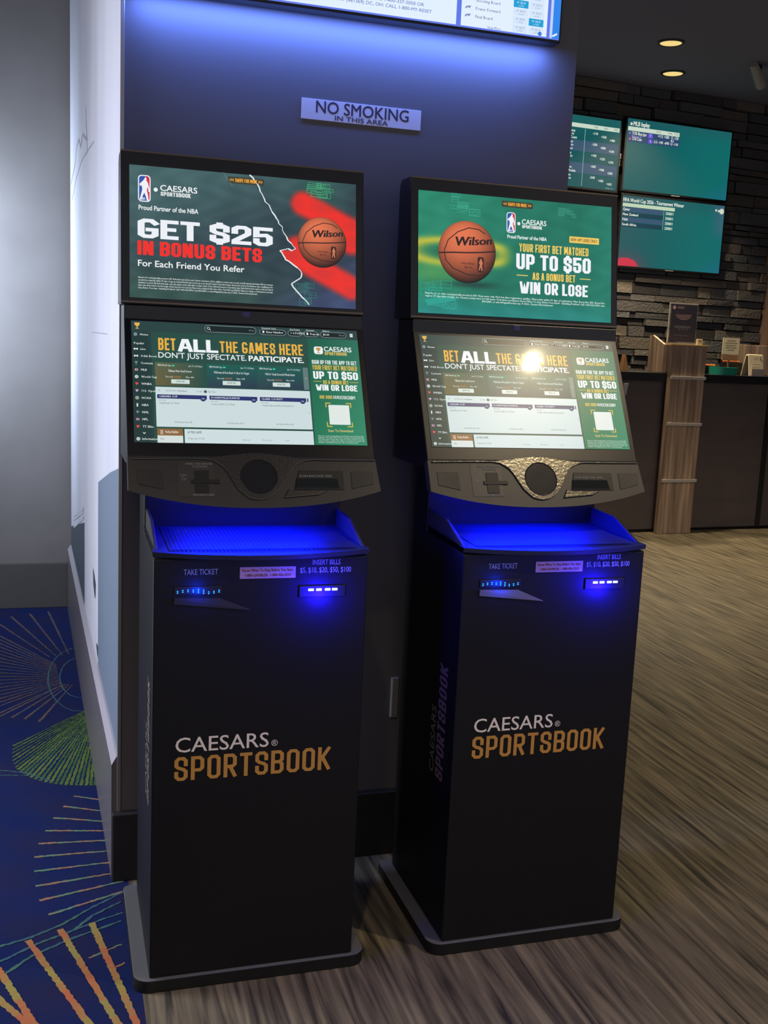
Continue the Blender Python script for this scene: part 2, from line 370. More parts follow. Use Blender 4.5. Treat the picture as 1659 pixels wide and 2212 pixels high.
UW, UH, TU = .5979, .3363, .1429          # upper display
LW, LH, TL = .5979, .3334, .4757          # touch screen
ZT = 2.0527
E_U = Vector((0, math.sin(TU), math.cos(TU))); E_L = Vector((0, math.sin(TL), math.cos(TL)))
O_U = Vector((-.299, 0, ZT)); O_L = Vector((-.2959, -.0551, ZT-.3917))

def paint_refer(mb):
    S = Screen(mb, O_U+Vector((0, -math.cos(TU), math.sin(TU)))*.002, (1, 0, 0), E_U, UW, UH)
    crack = [(0.515,0.0),(0.535,.035),(0.55,0.066),(0.562,.12),(0.576,0.16),(.585,.20),(0.602,0.221),(.616,.275),(0.635,0.321),(.645,.36),(0.662,0.384),(.668,.43),(0.681,0.46),(.688,.49),(0.703,0.51),(0.722,0.547),(.705,.566),(.688,.552),(0.65,0.571),(0.665,0.606),(.676,.64),(0.696,0.656),(0.73,0.698),(0.749,0.736),(0.745,0.776),(0.703,0.826),(0.711,0.852),(0.745,0.915),(.76,.94),(0.783,0.985)]
    cu = np.array([c[0] for c in crack]); cv = np.array([c[1] for c in crack])
    def bg(u, v):
        base = mixc((66, 98, 100), (40, 60, 68), sstep(v*0.7+u*.5, .1, .75))
        base = base + (np.asarray((50, 86, 74))-base)*(.7*sstep(v, .62, .95)*(1-sstep(u, .4, .8)))[:, None]
        base = base + (np.asarray((62, 74, 120))-base)*(.75*sstep(u+.8*v, 1.25, 1.75))[:, None]
        base = base + (np.asarray((44, 104, 84))-base)*(.55*np.exp(-((u-.83)/.10)**2-((v-.06)/.16)**2))[:, None]
        base += (6*np.sin(u*37+np.sin(v*21)*2)*np.sin(v*29+u*9))[:, None]
        d = np.minimum(seg_d(u, v, (.755, .19), (1.02, .40)), np.minimum(seg_d(u, v, (1.02, .40), (.98, .47)), seg_d(u, v, (.60, .50), (.98, .83))))
        d = np.minimum(d, seg_d(u, v, (.95, .42), (.72, .53))+.02)
        edge = np.interp(v, cv, cu)
        t = (1-sstep(d, .055, .13))*sstep(u, edge-.002, edge+.004)
        t = np.clip(t*(1+.25*np.sin(u*900)*np.sin(v*520)), 0, 1)
        return base + (np.asarray((236, 44, 34))-base)*t[:, None]
    S.grid(280, 158, bg)
    court_doodles(S, .745, .015, .90, .13, (70, 170, 120), 3, 9)
    court_doodles(S, .72, .79, .81, .99, (50, 120, 112), 5, 9)
    R = random.Random(2)
    for i in range(len(crack)-1):
        (a, b), (c, d) = crack[i], crack[i+1]
        S.Ln([(a, b), ((a+c)/2+R.uniform(-.004, .004), (b+d)/2), (c, d)], .0016+.0022*R.random(), (228, 236, 236), 2)
    S.Ln([(.40, .0), (.42, .05), (.44, .10)], .001, (110, 140, 140), 2)
    basketball(S, .843, .485, .0672)
    league_badge(S, .036, .072, .0885, .273)
    S.D(.11, .175, .0052, (235, 240, 240), 3)
    brand_lockup(S, .129, .287, .179, .043, .131, .259, .2175, .031)
    S.T('Proud Partner of the NBA', .038, .291, .334, .034, (232, 238, 238), bold=.02)
    S.B('GET $25', .034, .618, .546, .146, (236, 240, 246), lay=4, wt=.185, cw=.56, gap=.05, space=.22)
    S.B('IN BONUS BETS', .033, .570, .675, .108, (238, 42, 34), wt=.175, cw=.44, gap=.06, space=.22)
    S.T('For Each Friend You Refer', .035, .492, .760, .046, (236, 240, 240), bold=.012)
    lines = ['Must be 21+ and physically present in NV. Referrals must (1) be new Caesars customers, (2) be eligible to create new account, and (3) deposit and wager $25 (or amount',
             'specified as required) within 30 days of sign up. Invited friends may receive up to an amount equal to their first wager. Bonus bets sent to the Referrer upon qualifying in the',
             'invitation on your My Referrals page only and expire seven days after receipt. Limit of ten referral bonuses in any thirty days. Each friend must register with the link in',
             'their own device before the first wager. Bonus bets are not returned. May not be combined with other offers. Void where prohibited. Subject to change or terminated on any day.',
             'Stop Before You Start. Gambling Problem? Call 1-800-522-4700, text 800GAM, or visit 800gamblerchat.org. © 2026, Caesars Entertainment.']
    for i, t in enumerate(lines): S.T(t, .036, .619 if i < 4 else .55, .851+.0195*i, .012, (225, 232, 230), bold=.012, res=1)
    swipe(S, .428, .572, .064, .028)

def paint_match(mb):
    S = Screen(mb, O_U+Vector((0, -math.cos(TU), math.sin(TU)))*.002, (1, 0, 0), E_U, UW, UH)
    def bg(u, v):
        base = mixc((34, 132, 104), (18, 112, 92), sstep(u+.3*v, .1, .8))
        base = base + (np.asarray((34, 138, 134))-base)*(.75*sstep(v, .78, 1.0))[:, None]
        base = base + (np.asarray((30, 130, 112))-base)*(.5*sstep(u, .8, 1.0))[:, None]
        base += (5*np.sin(u*31+np.sin(v*17)*2)*np.sin(v*23+u*11))[:, None]
        r = np.hypot((u-.20)*1.78/.45, (v-.485)/.10); g = np.exp(-((r-1)/.30)**2)*(1-sstep(u, .40, .50))
        base = base + (np.asarray((196, 190, 62))-base)*np.clip(g*.95, 0, 1)[:, None]
        base = base + (np.asarray((20, 70, 48))-base)*(.7*np.exp(-(r/.55)**2))[:, None]
        glow = np.exp(-((u-.08)/.16)**2-((v-.66)/.10)**2)*.45
        base = base + (np.asarray((120, 170, 70))-base)*glow[:, None]
        sh = np.exp(-((u-.27)/.13)**2-((v-.745)/.03)**2)
        return base + (np.asarray((16, 50, 48))-base)*(.75*sh)[:, None]
    S.grid(200, 112, bg)
    court_doodles(S, .145, .0, .29, .165, (60, 165, 135), 11, 10)
    court_doodles(S, .71, .018, .81, .12, (55, 150, 125), 12, 8)
    court_doodles(S, .01, .70, .19, .97, (40, 160, 145), 13, 12)
    S.P([(.03, .89), (.17, .84), (.185, .885), (.05, .935)], (40, 158, 142), 1)
    basketball(S, .2425, .478, .0865)
    league_badge(S, .442, .119, .488, .290)
    S.D(.505, .208, .0048, (235, 240, 240), 3)
    brand_lockup(S, .521, .649, .210, .041, .522, .627, .243, .027)
    S.T('Proud Partner of the NBA', .446, .651, .336, .029, (232, 240, 238), bold=.02)
    S.rrect(S.X(.772), S.Y(.333), S.X(.932), S.Y(.279), .0015, lin((240, 200, 96)), 2)
    S.T('NEW APP USERS ONLY.', .779, .925, .319, .026, (80, 66, 30), bold=.012)
    S.B('YOUR FIRST BET MATCHED', .508, .875, .440, .068, (242, 204, 92), wt=.15)
    S.B('UP TO $50', .493, .888, .588, .130, (240, 242, 248), wt=.165, cw=.42, gap=.06)
    S.B('AS A BONUS BET', .578, .805, .672, .062, (242, 204, 92), wt=.15)
    S.R(.495, .636, .553, .643, (235, 205, 100), 2); S.R(.830, .634, .887, .641, (235, 205, 100), 2)
    S.B('WIN OR LOSE', .511, .873, .791, .100, (240, 242, 248), wt=.165, cw=.42, gap=.06)
    S.T('Must be 21 or older and physically present in NV. New users only. First bet after registration qualifies. Must settle within 90 days of registration. Max. Bonus Bet: $50. Bonus Bet', .034, .965, .842, .015, (225, 240, 235), bold=.012, res=1)
    S.T('expires 30 days after receipt. See Caesars.com/promos for full terms. Void where prohibited. Know When To Stop Before You Start®. Gambling Problem? Call 1-800-522-4700, text', .034, .965, .864, .015, (225, 240, 235), bold=.012, res=1)
    S.T('800GAM, or visit 800gamblerchat.org. © 2026, Caesars Entertainment.', .318, .688, .886, .015, (225, 240, 235), bold=.012, res=1)
    swipe(S, .425, .570, .066, .028)

def trophy(S, x, y, h, col, lay=3):
    w_ = h*.42
    S.poly([(x-w_, y+h*.5), (x+w_, y+h*.5), (x+w_*.8, y+h*.12), (x+w_*.25, y-h*.12), (x-w_*.25, y-h*.12), (x-w_*.8, y+h*.12)], lin(col), lay)
    S.poly([(x-w_*.14, y-h*.12), (x+w_*.14, y-h*.12), (x+w_*.14, y-h*.38), (x-w_*.14, y-h*.38)], lin(col), lay)
    S.poly([(x-w_*.55, y-h*.38), (x+w_*.55, y-h*.38), (x+w_*.55, y-h*.5), (x-w_*.55, y-h*.5)], lin(col), lay)
def paint_touch(mb):
    S = Screen(mb, O_L+Vector((0, -math.cos(TL), math.sin(TL)))*.0015, (1, 0, 0), E_L, LW, LH); WH = (228, 236, 234); GO = (226, 178, 84)
    def bg(u, v):
        b = mixc((44, 68, 68), (40, 66, 62), sstep(v, .0, .6)); b = b + (np.asarray((34, 56, 56))-b)*((u < .083)*(v > .09))[:, None]*.8
        return b
    S.grid(48, 27, bg)
    S.P([(.083, .088), (.766, .088), (.766, 1), (.083, 1)], (42, 78, 70), 1)
    trophy(S, S.X(.025), S.Y(.042), .017, GO)
    for (t, v, u) in [('Home', .115, .036), ('Popular', .19, .010), ('Live', .238, .036), ('Odds Boost', .296, .036), ('Contests', .355, .036), ('MLB', .411, .036), ('World Cup', .469, .036), ('WNBA', .527, .036), ('U.S. Open', .584, .036), ('NCAA', .642, .036), ('NBA', .70, .036), ('NHL', .758, .036), ('NFL', .815, .036), ('TT Elite', .874, .036), ('Information', .972, .033)]:
        S.T(t, u, None, v+.008, .017, WH, bold=.008, res=1)
    icon = {.115: (150, 165, 175), .238: WH, .296: WH, .355: (120, 140, 140), .411: (210, 150, 150), .469: WH, .527: (225, 80, 70), .584: (200, 160, 190), .642: (190, 190, 170), .70: (220, 220, 230), .758: (120, 130, 140), .815: (190, 140, 170), .874: (225, 80, 70), .972: WH}
    for i, (v, c) in enumerate(icon.items()):
        x, y = S.X(.017), S.Y(v)
        if i in (0, 5, 8, 13): S.disc(x, y, .0045, lin(c), 3); S.disc(x, y, .0028, lin((60, 80, 80)), 4); S.disc(x, y, .0016, lin(c), 5)
        elif i in (1, 2): S.poly([(x-.005, y+.003), (x, y+.001), (x+.005, y+.003), (x+.005, y-.003), (x, y-.001), (x-.005, y-.003)], lin(c), 3)
        elif i in (3,): trophy(S, x, y, .009, c)
        elif i in (4, 11): S.rrect(x-.004, y-.003, x+.004, y+.003, .001, lin(c), 3); S.disc(x+.001, y, .0016, lin((80, 90, 150)), 4)
        elif i == 9: S.rrect(x-.0018, y-.0045, x+.0018, y+.0045, .001, lin(c), 3)
        else: S.poly([(x-.004, y+.003), (x+.002, y+.004), (x+.0045, y+.001), (x-.001, y-.004)], lin(c), 3)
    S.Ln([(.037, .92), (.042, .93), (.047, .92)], .0016, WH, 3)
    def pill(u0, v0, u1, v1): S.rrect(S.X(u0), S.Y(v1), S.X(u1), S.Y(v0), .0092, lin((150, 165, 165)), 2, hollow=.0005); S.rrect(S.X(u0), S.Y(v1), S.X(u1), S.Y(v0), .0092, lin((26, 40, 40)), 1)
    pill(.313, .012, .537, .068); S.Ln([(.328+.006*math.cos(a*.785), .037+.0105*math.sin(a*.785)) for a in range(9)], .0011, WH, 3); S.Ln([(.333, .046), (.338, .054)], .0014, WH, 3)
    S.T('Close', .505, None, .046, .013, (150, 165, 165), res=1)
    for (u0, u1, top, t, ic) in [(.553, .671, 'Rewards Card', 'Enter Number', 1), (.680, .743, 'Bet Points', '+ 0 POINTS', 0), (.752, .818, 'Account', 'Deposit', 1), (.829, .949, 'Balance', '$0.00', 0)]:
        pill(u0, .024, u1, .070); S.T(top, u0+.012, None, .020, .013, WH, res=1); S.T(t, u0+(.03 if ic else .012), None, .054, .016, WH, bold=.012, res=1)
        if ic: S.rrect(S.X(u0+.013), S.Y(.056), S.X(u0+.021), S.Y(.036), .001, lin(WH), 3)
    S.T('Payout', .915, None, .052, .012, (150, 165, 165), res=1)
    S.rrect(S.X(.966), S.Y(.058), S.X(.979), S.Y(.028), .001, lin(WH), 3)
    for k in range(3): S.R(.968, .034+.007*k, .977, .036+.007*k, (60, 80, 80), 4)
    S.B('BET', .111, .184, .241, .103, (232, 176, 70), wt=.15)
    S.B('ALL', .194, .366, .247, .108, (240, 244, 246), wt=.185, cw=.62, gap=.03)
    S.B('THE GAMES HERE', .373, .743, .241, .096, (232, 176, 70), wt=.14)
    S.T('DON\'T JUST SPECTATE.', .110, .487, .304, .045, (238, 242, 242), bold=.006)
    S.T('PARTICIPATE.', .497, .743, .304, .044, (238, 242, 242), bold=.026)
    for i, (u0, u1, t, pr, od) in enumerate([(.094, .303, 'Tillman First Goal Scorer', 'Was: +800', 'NOW +900'), (.312, .527, 'McKennie & Dest Each 1+ Shot On Target', 'Was: +375', 'NOW +425'), (.530, .733, 'USA 2+ Goals Scored & Weah Assist', 'Was: +300', 'NOW +350')]):
        w_ = u1-u0
        Vv = np.array([(S.X(u0), S.Y(.536)), (S.X(u1), S.Y(.536)), (S.X(u1), S.Y(.343)), (S.X(u0), S.Y(.343))])
        cc = [(104, 96, 62), (40, 78, 70), (40, 82, 74), (96, 100, 72)] if i == 0 else [(48, 66, 80), (42, 58, 76), (30, 92, 84), (30, 96, 86)]
        S.raw(Vv, [(0, 1, 2, 3)], [tuple(lin(c)) for c in cc], 2)
        S.T('FIFA World Cup', u0+.012, u0+.066, .374, .015, WH, bold=.01, res=1); S.R(u0+.070, .362, u0+.082, .373, (60, 210, 150), 3)
        S.T('Jun 19 | 12:00pm', u1-.068, u1-.010, .374, .014, WH, res=1)
        S.T(t, u0+w_*.5-.0019*len(t)*1.05, u0+w_*.5+.0019*len(t)*1.05, .421, .018, WH, bold=.012, res=1)
        S.T('Time Left:', u0+.042, u0+.074, .468, .013, WH, res=1); S.T('00:20:02', u0+.077, u0+.107, .468, .013, (240, 150, 60), res=1); S.T(pr, u0+.127, u0+.163, .468, .013, WH, res=1)
        S.rrect(S.X(u0+.066), S.Y(.517), S.X(u0+.143), S.Y(.482), .0012, lin((206, 222, 216)), 3); S.T(od, u0+.087, u0+.122, .506, .015, (40, 56, 56), lay=4, bold=.015, res=1)
    S.R(.735, .345, .758, .535, (98, 122, 122), 2); S.T('>', .744, .749, .446, .014, WH, res=1)
    S.R(.093, .547, .759, .872, (204, 220, 222), 2)
    S.T('=', .105, .113, .585, .018, (60, 70, 80), res=1); S.T('$25 Bet Wins:', .137, .182, .583, .013, (110, 120, 125), res=1); S.T('Any Amount', .186, .224, .583, .014, (50, 60, 70), bold=.01, res=1)
    S.T('Sort By:', .262, .290, .583, .013, (110, 120, 125), res=1); S.D(.302, .577, .004, (70, 84, 90), 3); S.T('Start Time', .313, .345, .583, .014, (50, 60, 70), res=1)
    for u0, u1, t, s1, s2, od in [(.099, .307, 'CAESARS CUP', 'All Odds', 'Ludvig Aberg Top 5 Finish', '+350 $50 Bet Wins: $75'), (.318, .524, 'DONNYVILLE DAWGS', 'All Odds', 'Scottie Scheffler Top 5 Finish', '-110 $10 Bet Wins: $95.55'), (.535, .740, 'CLARK COUNTY', 'All Odds', 'Jonathan Clark Leads After First Day Round', '-800 $50 Bet Wins: $6.25')]:
        S.R(u0, .609, u1, .642, (46, 52, 108), 3); S.T(t, u0+.008, None, .632, .015, WH, lay=4, bold=.012, res=1)
        S.D(u1-.016, .637, .0072, (40, 48, 96), 4); S.T('NEW', u1-.022, u1-.010, .642, .011, (190, 200, 230), lay=6, res=1); S.R(u1-.023, .630, u1-.009, .645, (70, 82, 136), 5)
        S.T(s1, u0+.006, None, .661, .010, (90, 100, 104), res=1); S.T(s2, u0+.008, u0+.008+.0033*len(s2), .685, .014, (70, 80, 84), res=1); S.T(od, u0+.066, u0+.142, .839, .012, (60, 68, 74), res=1)
    S.R(.744, .61, .750, .64, (40, 90, 80), 3); S.D(.749, .735, .001, (70, 80, 84), 3)
    S.R(.095, .886, .200, .942, (140, 102, 62), 2); S.T('Parlay Builder', .128, .183, .922, .020, (236, 230, 220), bold=.012, res=1)
    for a in (0, 1):
        for b_ in range(3): S.R(.108+.006*a, .900+.012*b_, .112+.006*a, .907+.012*b_, (236, 230, 220), 3)
    S.R(.095, .942, .200, 1.0, (212, 222, 220), 2); S.T('Game', .106, .122, .974, .015, (90, 100, 104), res=1)
    S.R(.207, .887, .760, 1.0, (206, 222, 224), 2); S.T('#1 MLB GAME', .220, .278, .922, .019, (70, 80, 86), bold=.012, res=1); S.T('Friday, June 19 2026', .222, .290, .969, .013, (80, 90, 96), res=1)
    for t, u in (('Run Line', .452), ('Money Line', .535), ('Total', .632)): S.T(t, u, None, .973, .011, (110, 120, 126), res=1)
    Vv = np.array([(S.X(.766), S.Y(1)), (S.X(1), S.Y(1)), (S.X(1), S.Y(.084)), (S.X(.766), S.Y(.084))])
    S.raw(Vv, [(0, 1, 2, 3)], [tuple(lin(c)) for c in ((30, 120, 86), (46, 138, 104), (44, 112, 92), (30, 92, 74))], 2)
    S.rrect(S.X(.793), S.Y(.222), S.X(.834), S.Y(.155), .006, lin((236, 240, 240)), 3); trophy(S, S.X(.8135), S.Y(.189), .016, (190, 150, 80), 4)
    S.T('CAESARS', .839, .967, .194, .040, (238, 242, 242), bold=.012); S.B('SPORTSBOOK', .841, .945, .227, .028, (222, 190, 100), wt=.145)
    S.B('SIGN UP FOR THE APP TO GET', .779, .984, .309, .035, WH, wt=.145); S.B('YOUR FIRST BET MATCHED', .779, .984, .359, .041, (222, 190, 84), wt=.14)
    S.B('UP TO $50', .781, .986, .438, .066, (240, 244, 244), wt=.165, cw=.42, gap=.06)
    S.B('AS A BONUS BET', .823, .940, .481, .033, (222, 190, 84), wt=.145); S.R(.780, .458, .817, .462, (222, 190, 84), 3); S.R(.945, .459, .985, .463, (222, 190, 84), 3)
    S.B('WIN OR LOSE', .789, .978, .538, .052, (240, 244, 244), wt=.165, cw=.42, gap=.06)
    S.B('USE CODE', .802, .860, .608, .028, (222, 190, 84), wt=.145); S.T('NVKIOSK50BM', .864, .963, .608, .028, WH, bold=.014)
    S.R(.838, .660, .932, .827, (224, 232, 228), 3)
    for (a, b_, sx, sy) in ((.827, .645, 1, 1), (.940, .645, -1, 1), (.940, .843, -1, -1), (.827, .843, 1, -1)):
        S.Ln([(a+.022*sx, b_), (a, b_), (a, b_+.036*sy)], .0024, (226, 190, 70), 3)
    S.T('Scan To Download', .828, .941, .889, .021, (222, 200, 120), bold=.008)
    for i, t in enumerate(['Must be 21 or older and physically present in NV. New users only. First bet after', 'registration. Must settle within 90 days of registration. Max. Bonus Bet: $50.', 'Bonus Bet expires 30 days after receipt. See Caesars.com/promos for full', 'terms. Void where prohibited. Know When To Stop Before You Start®. Call', '800GAM, or visit 800gamblerchat.org. © 2026, Caesars Entertainment.']):
        S.T(t, .781, .987 if i < 4 else .96, .928+.0138*i, .009, (214, 232, 224), bold=.01, res=1)

# ------------------------------------------------------------------ the room
def grid_plane(mb, x0, y0, x1, y1, z): mb.add([(x0,y0,z),(x1,y0,z),(x1,y1,z),(x0,y1,z)], [(0,1,2,3)])
m_wood = mat('striped_floor_covering', (40, 37, 30), 0.55, noise=((44, 2.2, 1), (126, 116, 94), 9.0, math.radians(-5.5), .6))
mb = MB(); mb.box((.02, -4.5, -.03), (10.5, 8.5, 0)); fl = struct(mb.build('floor', m_wood))
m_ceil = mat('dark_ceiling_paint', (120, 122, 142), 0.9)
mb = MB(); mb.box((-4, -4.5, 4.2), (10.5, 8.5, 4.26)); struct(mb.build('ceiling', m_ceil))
mb = MB(); mb.box((-4.1, -4.5, 0), (-4.0, 3.6, 4.2)); struct(mb.build('wall_west', mat('dark_far_wall', (40, 38, 40), 0.8)))
mb = MB(); mb.box((-.1, 8.5, 0), (10.6, 8.6, 4.2)); struct(mb.build('wall_north', mat('dark_far_wall', (40, 38, 40), 0.8)))
mb = MB(); mb.box((10.5, -4.5, 0), (10.6, 8.5, 4.2)); struct(mb.build('wall_east', mat('dark_far_wall', (40, 38, 40), 0.8)))
m_lwall = mat('grey_beige_paint', (122, 118, 116), 0.7, noise=((3, 3, 3), (114, 110, 108), 2.0))
mb = MB(); mb.box((-4, 3.50, 0), (-.09, 3.6, 4.2)); struct(mb.build('wall_left', m_lwall))
m_base = mat('dark_grey_baseboard', (78, 75, 74), 0.5)
mb = MB(); mb.box((-4, 3.48, 0), (-.125, 3.50, .268)); struct(mb.build('baseboard_left', m_base, bevel=.004))

# kiosk alcove wall: a free-standing wall block with a dark face and a pale wrapped end
m_dwall = mat('matt_charcoal_paint', (98, 93, 94), 0.75, bump=(60, 0.05, 0.001))
A = Vector((-.007, .2, 0)); Bv = Vector((-.105, 3.42, 0)); DV = (Bv-A); SL = DV.length; DV.normalize()
mb = MB(); mb.prism([(-.007, .2), (1.326, .2), (1.326, 3.5), (-.107, 3.5)], 0, 4.2, axis='Z')
struct(mb.build('wall_center', m_dwall))
m_pale = mat('pale_wrap_vinyl', (196, 195, 202), 0.55, noise=((2.5, 2.5, 0.8), (184, 184, 194), 3.0))
NS = Vector((-DV.y, DV.x, 0))        # outward normal of the wall end (towards -x)
SP = lambda mbx, lift=.0004: Plane(mbx, A, DV, (0, 0, 1), lift)
# side wall mural, seen at a grazing angle: pale ground with slate blue blocks, slashes and a cracked line
mb = MB(); P = Plane(mb, Vector((Bv.x, Bv.y, 0)) , -DV, (0, 0, 1), .001)
Q = lambda t: SL-t
P.poly([(Q(0), 0.38), (Q(0), 4.2), (Q(SL), 4.2), (Q(SL), 0.38)], None, 1, 0)
P.poly([(Q(0.0), .38), (Q(0.0), 1.25), (Q(.35), 1.19), (Q(.91), 1.08), (Q(.91), .38)], None, 2, 1)
P.poly([(Q(1.835), .38), (Q(1.835), .765), (Q(3.2), .50), (Q(3.2), .38)], None, 2, 2)
for a, b in ((.611, .804), (.59, .792), (.547, .763)):
    P.poly([(Q(2.88), a), (Q(1.92), b), (Q(1.92), b+.02), (Q(2.88), a+.012)], None, 3, 0)
P.poly([(Q(1.199), .698), (Q(1.046), .663), (Q(1.068), .598), (Q(1.175), .632)], None, 3, 2)
P.poly([(Q(1.006), .444), (Q(.905), .456), (Q(.912), .403)], None, 3, 2)
P.line([(Q(t), z) for t, z in [(3.15,2.40),(2.66,2.44),(2.5,2.50),(2.29,2.501),(2.12,2.442),(1.95,2.47),(1.673,2.405)]], .012, None, 2, 3)
P.line([(Q(t), z) for t, z in [(1.70,2.54),(1.69,2.473),(1.62,2.40),(1.606,2.336)]], .014, None, 2, 3)
P.line([(Q(t), z) for t, z in [(3.0,2.30),(2.5,2.36),(2.0,2.37),(1.183,2.322)]], .006, None, 2, 3)
P.line([(Q(t), z) for t, z in [(1.3,1.62),(.8,1.62),(.5,1.62)]], .003, None, 2, 3)
mural = mb.build('wall_mural', [m_pale, mat('slate_blue_print', (104, 116, 132), 0.5), mat('dark_slate_print', (66, 76, 86), 0.5), mat('grey_crack_print', (150, 148, 156), 0.6)])
tag(mural, 'pale vinyl mural with slate blue blocks wrapped along the wall end', 'mural')
m_sbase = mat('lavender_grey_baseboard', (98, 93, 95), 0.32)
mb = MB(); P0 = A+NS*0.0
def on_side(t, z, off): v = A+DV*t+NS*off; return (v.x, v.y, z)
V = [on_side(t, z, o) for (t, z, o) in [(0,0,.022),(SL,0,.022),(SL,.36,.022),(0,.36,.022),(0,.385,.008),(SL,.385,.008),(0,.385,0),(SL,.385,0),(0,0,0),(SL,0,0)]]
mb.add(V, [(1,0,3,2),(0,8,6,4,3),(1,2,5,7,9),(0,1,9,8),(8,9,7,6)]); mb.add(V, [(2,3,4,5),(5,4,6,7)], 1)
struct(mb.build('baseboard_side', [m_sbase, mat('baseboard_bevel_highlight', (170, 164, 172), 0.22)]))  # highlight along the bevel put into a paler colour than the face
mb = MB(); mb.box((-.028, .172, 0), (1.33, .2, .215)); struct(mb.build('baseboard_front', mat('black_rubber_base', (34, 31, 31), 0.5), bevel=.004))
mb = MB(); mb.box((-.0125, .192, .215), (-.002, .2, 4.2)); struct(mb.build('trim_1', mat('corner_bead', (150, 145, 140), 0.35, 0.6), bevel=.001))

# carpet with fan pattern
m_carpet = attr_mat('patterned_carpet', 0.95, bump=(420, 0.6, 0.004), spec=0.1)
def floor_pt(x, y):
    d = fw + rr*((x-829.5)/F_PX) - uu*((y-1106)/F_PX); t = -CAM.z/d.z; p = CAM+d*t; return np.array((p.x, p.y))
mb = MB(); nx, ny = 120, 260; Vc = []; Cc = []
for j in range(ny+1):
    for i in range(nx+1):
        x = -1.2+1.22*i/nx; y = -1.4+5.0*j/ny; Vc.append((x, y, 0))
        k = .5+.25*math.sin(x*19+math.sin(y*7)*2)+.25*math.sin(y*23+x*13)+.35*(random.random()-.5)
        Cc.append(lin(np.array((20, 34, 84))*(1-k)+np.array((34, 36, 74))*k))
mb.add(Vc, [(j*(nx+1)+i, j*(nx+1)+i+1, (j+1)*(nx+1)+i+1, (j+1)*(nx+1)+i) for j in range(ny) for i in range(nx)], 0, Cc)
cb = lin((27, 35, 79))
for a, b in (((-4, -4.5), (.02, -1.4)), ((-4, -1.4), (-1.2, 3.5))):
    mb.add([(a[0],a[1],0),(b[0],a[1],0),(b[0],b[1],0),(a[0],b[1],0)], [(0,1,2,3)], 0, cb)
R = random.Random(4); _h = [0]
def cline(pts, w0, w1, cols, jag=.002):
    P = [np.array(p, float) for p in pts]; V = []; C = []; seg = []
    for a, b in zip(P[:-1], P[1:]):
        n = max(2, int(np.linalg.norm(b-a)/.008)); seg += [a+(b-a)*k/n for k in range(n)]
    seg.append(P[-1]); N = len(seg); _h[0] += 1; z = .0006+.00002*(_h[0] % 40)
    for i, p in enumerate(seg):
        d = seg[min(i+1, N-1)]-seg[max(i-1, 0)]; d /= np.linalg.norm(d); n_ = np.array([-d[1], d[0]]); t = i/(N-1)
        w_ = (w0+(w1-w0)*t)/2
        for s_ in (1, -1):
            q = p+n_*s_*(w_+R.uniform(-jag, jag)); V.append((q[0], q[1], z))
        k = .5+.5*math.sin(t*11+_h[0]*1.7)+.7*(R.random()-.5); k = min(1, max(0, k))
        c = lin(np.array(cols[0])*(1-k)+np.array(cols[1])*k); C += [c, c]
    mb.add(V, [(2*i, 2*i+1, 2*i+3, 2*i+2) for i in range(N-1)], 0, C)
GREY = ((80, 78, 92), (102, 82, 78)); ORNG = ((178, 104, 72), (150, 138, 78)); TEAL = ((62, 92, 112), (70, 106, 100)); LIME = ((62, 92, 62), (98, 118, 58)); THIN = ((150, 108, 88), (92, 128, 106))
c1 = floor_pt(172, 1462)
ends = [(104, 1321), (64, 1326), (24, 1332), (-20, 1336)]+[(-55, 1346+10.5*k) for k in range(20)]+[(-34, 1556), (0, 1548), (25, 1551), (53, 1554), (84, 1560)]
for q in ends:           # grey fan
    e = floor_pt(*q); cline([c1+(e-c1)*(.30 if q[1] < 1340 else .2), e], .005, .013, GREY)
for rr_ in (.10, .16): cline([c1+rr_*np.array((math.cos(a*.3)*.9, math.sin(a*.3)*3.0)) for a in range(4, 19)], .006, .006, TEAL)
c2 = floor_pt(214, 1520)
tips = [(28, 1612), (26, 1628), (28, 1644), (34, 1658), (44, 1668), (58, 1676), (76, 1684), (98, 1690), (120, 1694), (142, 1696), (164, 1697), (186, 1697), (206, 1697), (222, 1697)]
tips = [t for a, b in zip(tips[:-1], tips[1:]) for t in (a, ((a[0]+b[0])/2, (a[1]+b[1])/2))]+[tips[-1]]
for i, q in enumerate(tips):
    e = floor_pt(*q); cline([c2+(e-c2)*.18, e], .003, .012 if i > 6 else .008, LIME)
cline([floor_pt(-40, 1662), floor_pt(20, 1666), floor_pt(62, 1671), floor_pt(110, 1688)], .008, .006, TEAL)
cline([floor_pt(-40, 1676), floor_pt(20, 1675), floor_pt(66, 1676)], .006, .004, TEAL)
for a, b in (((160,1720),(225,1729)),((137,1742),(232,1754)),((115,1767),(240,1776)),((98,1795),(245,1795)),((83,1823),(248,1815)),((74,1852),(252,1837)),((74,1883),(258,1861)),((77,1915),(262,1884)),((85,1946),(266,1904)),((105,1977),(272,1924))):
    cline([floor_pt(*a), floor_pt(*b)], .011, .008, THIN)
for pts in ([(-40,2058),(0,2045),(60,2028),(130,2000),(200,1960),(270,1926)], [(-40,2090),(0,2078),(80,2040),(160,2010),(225,1985),(266,1972)], [(-40,2128),(0,2112),(70,2065),(150,2030),(262,1990)], [(160,2010),(200,1978),(262,1948)]):
    cline([floor_pt(*p) for p in pts], .010, .007, TEAL)
for a, b in (((-40,2040),(85,2230)), ((60,2032),(205,2230)), ((130,2008),(265,2230)), ((198,1994),(303,2230)), ((-60,2110),(85,2235))):
    cline([floor_pt(*a), floor_pt(*b)], .017, .018, ORNG, .002)
cline([floor_pt(192, 2070), floor_pt(262, 2040)], .008, .006, THIN); cline([floor_pt(235, 2095), floor_pt(270, 2080)], .006, .005, ORNG)
carpet = mb.build('carpet', m_carpet, colors=True); struct(carpet)

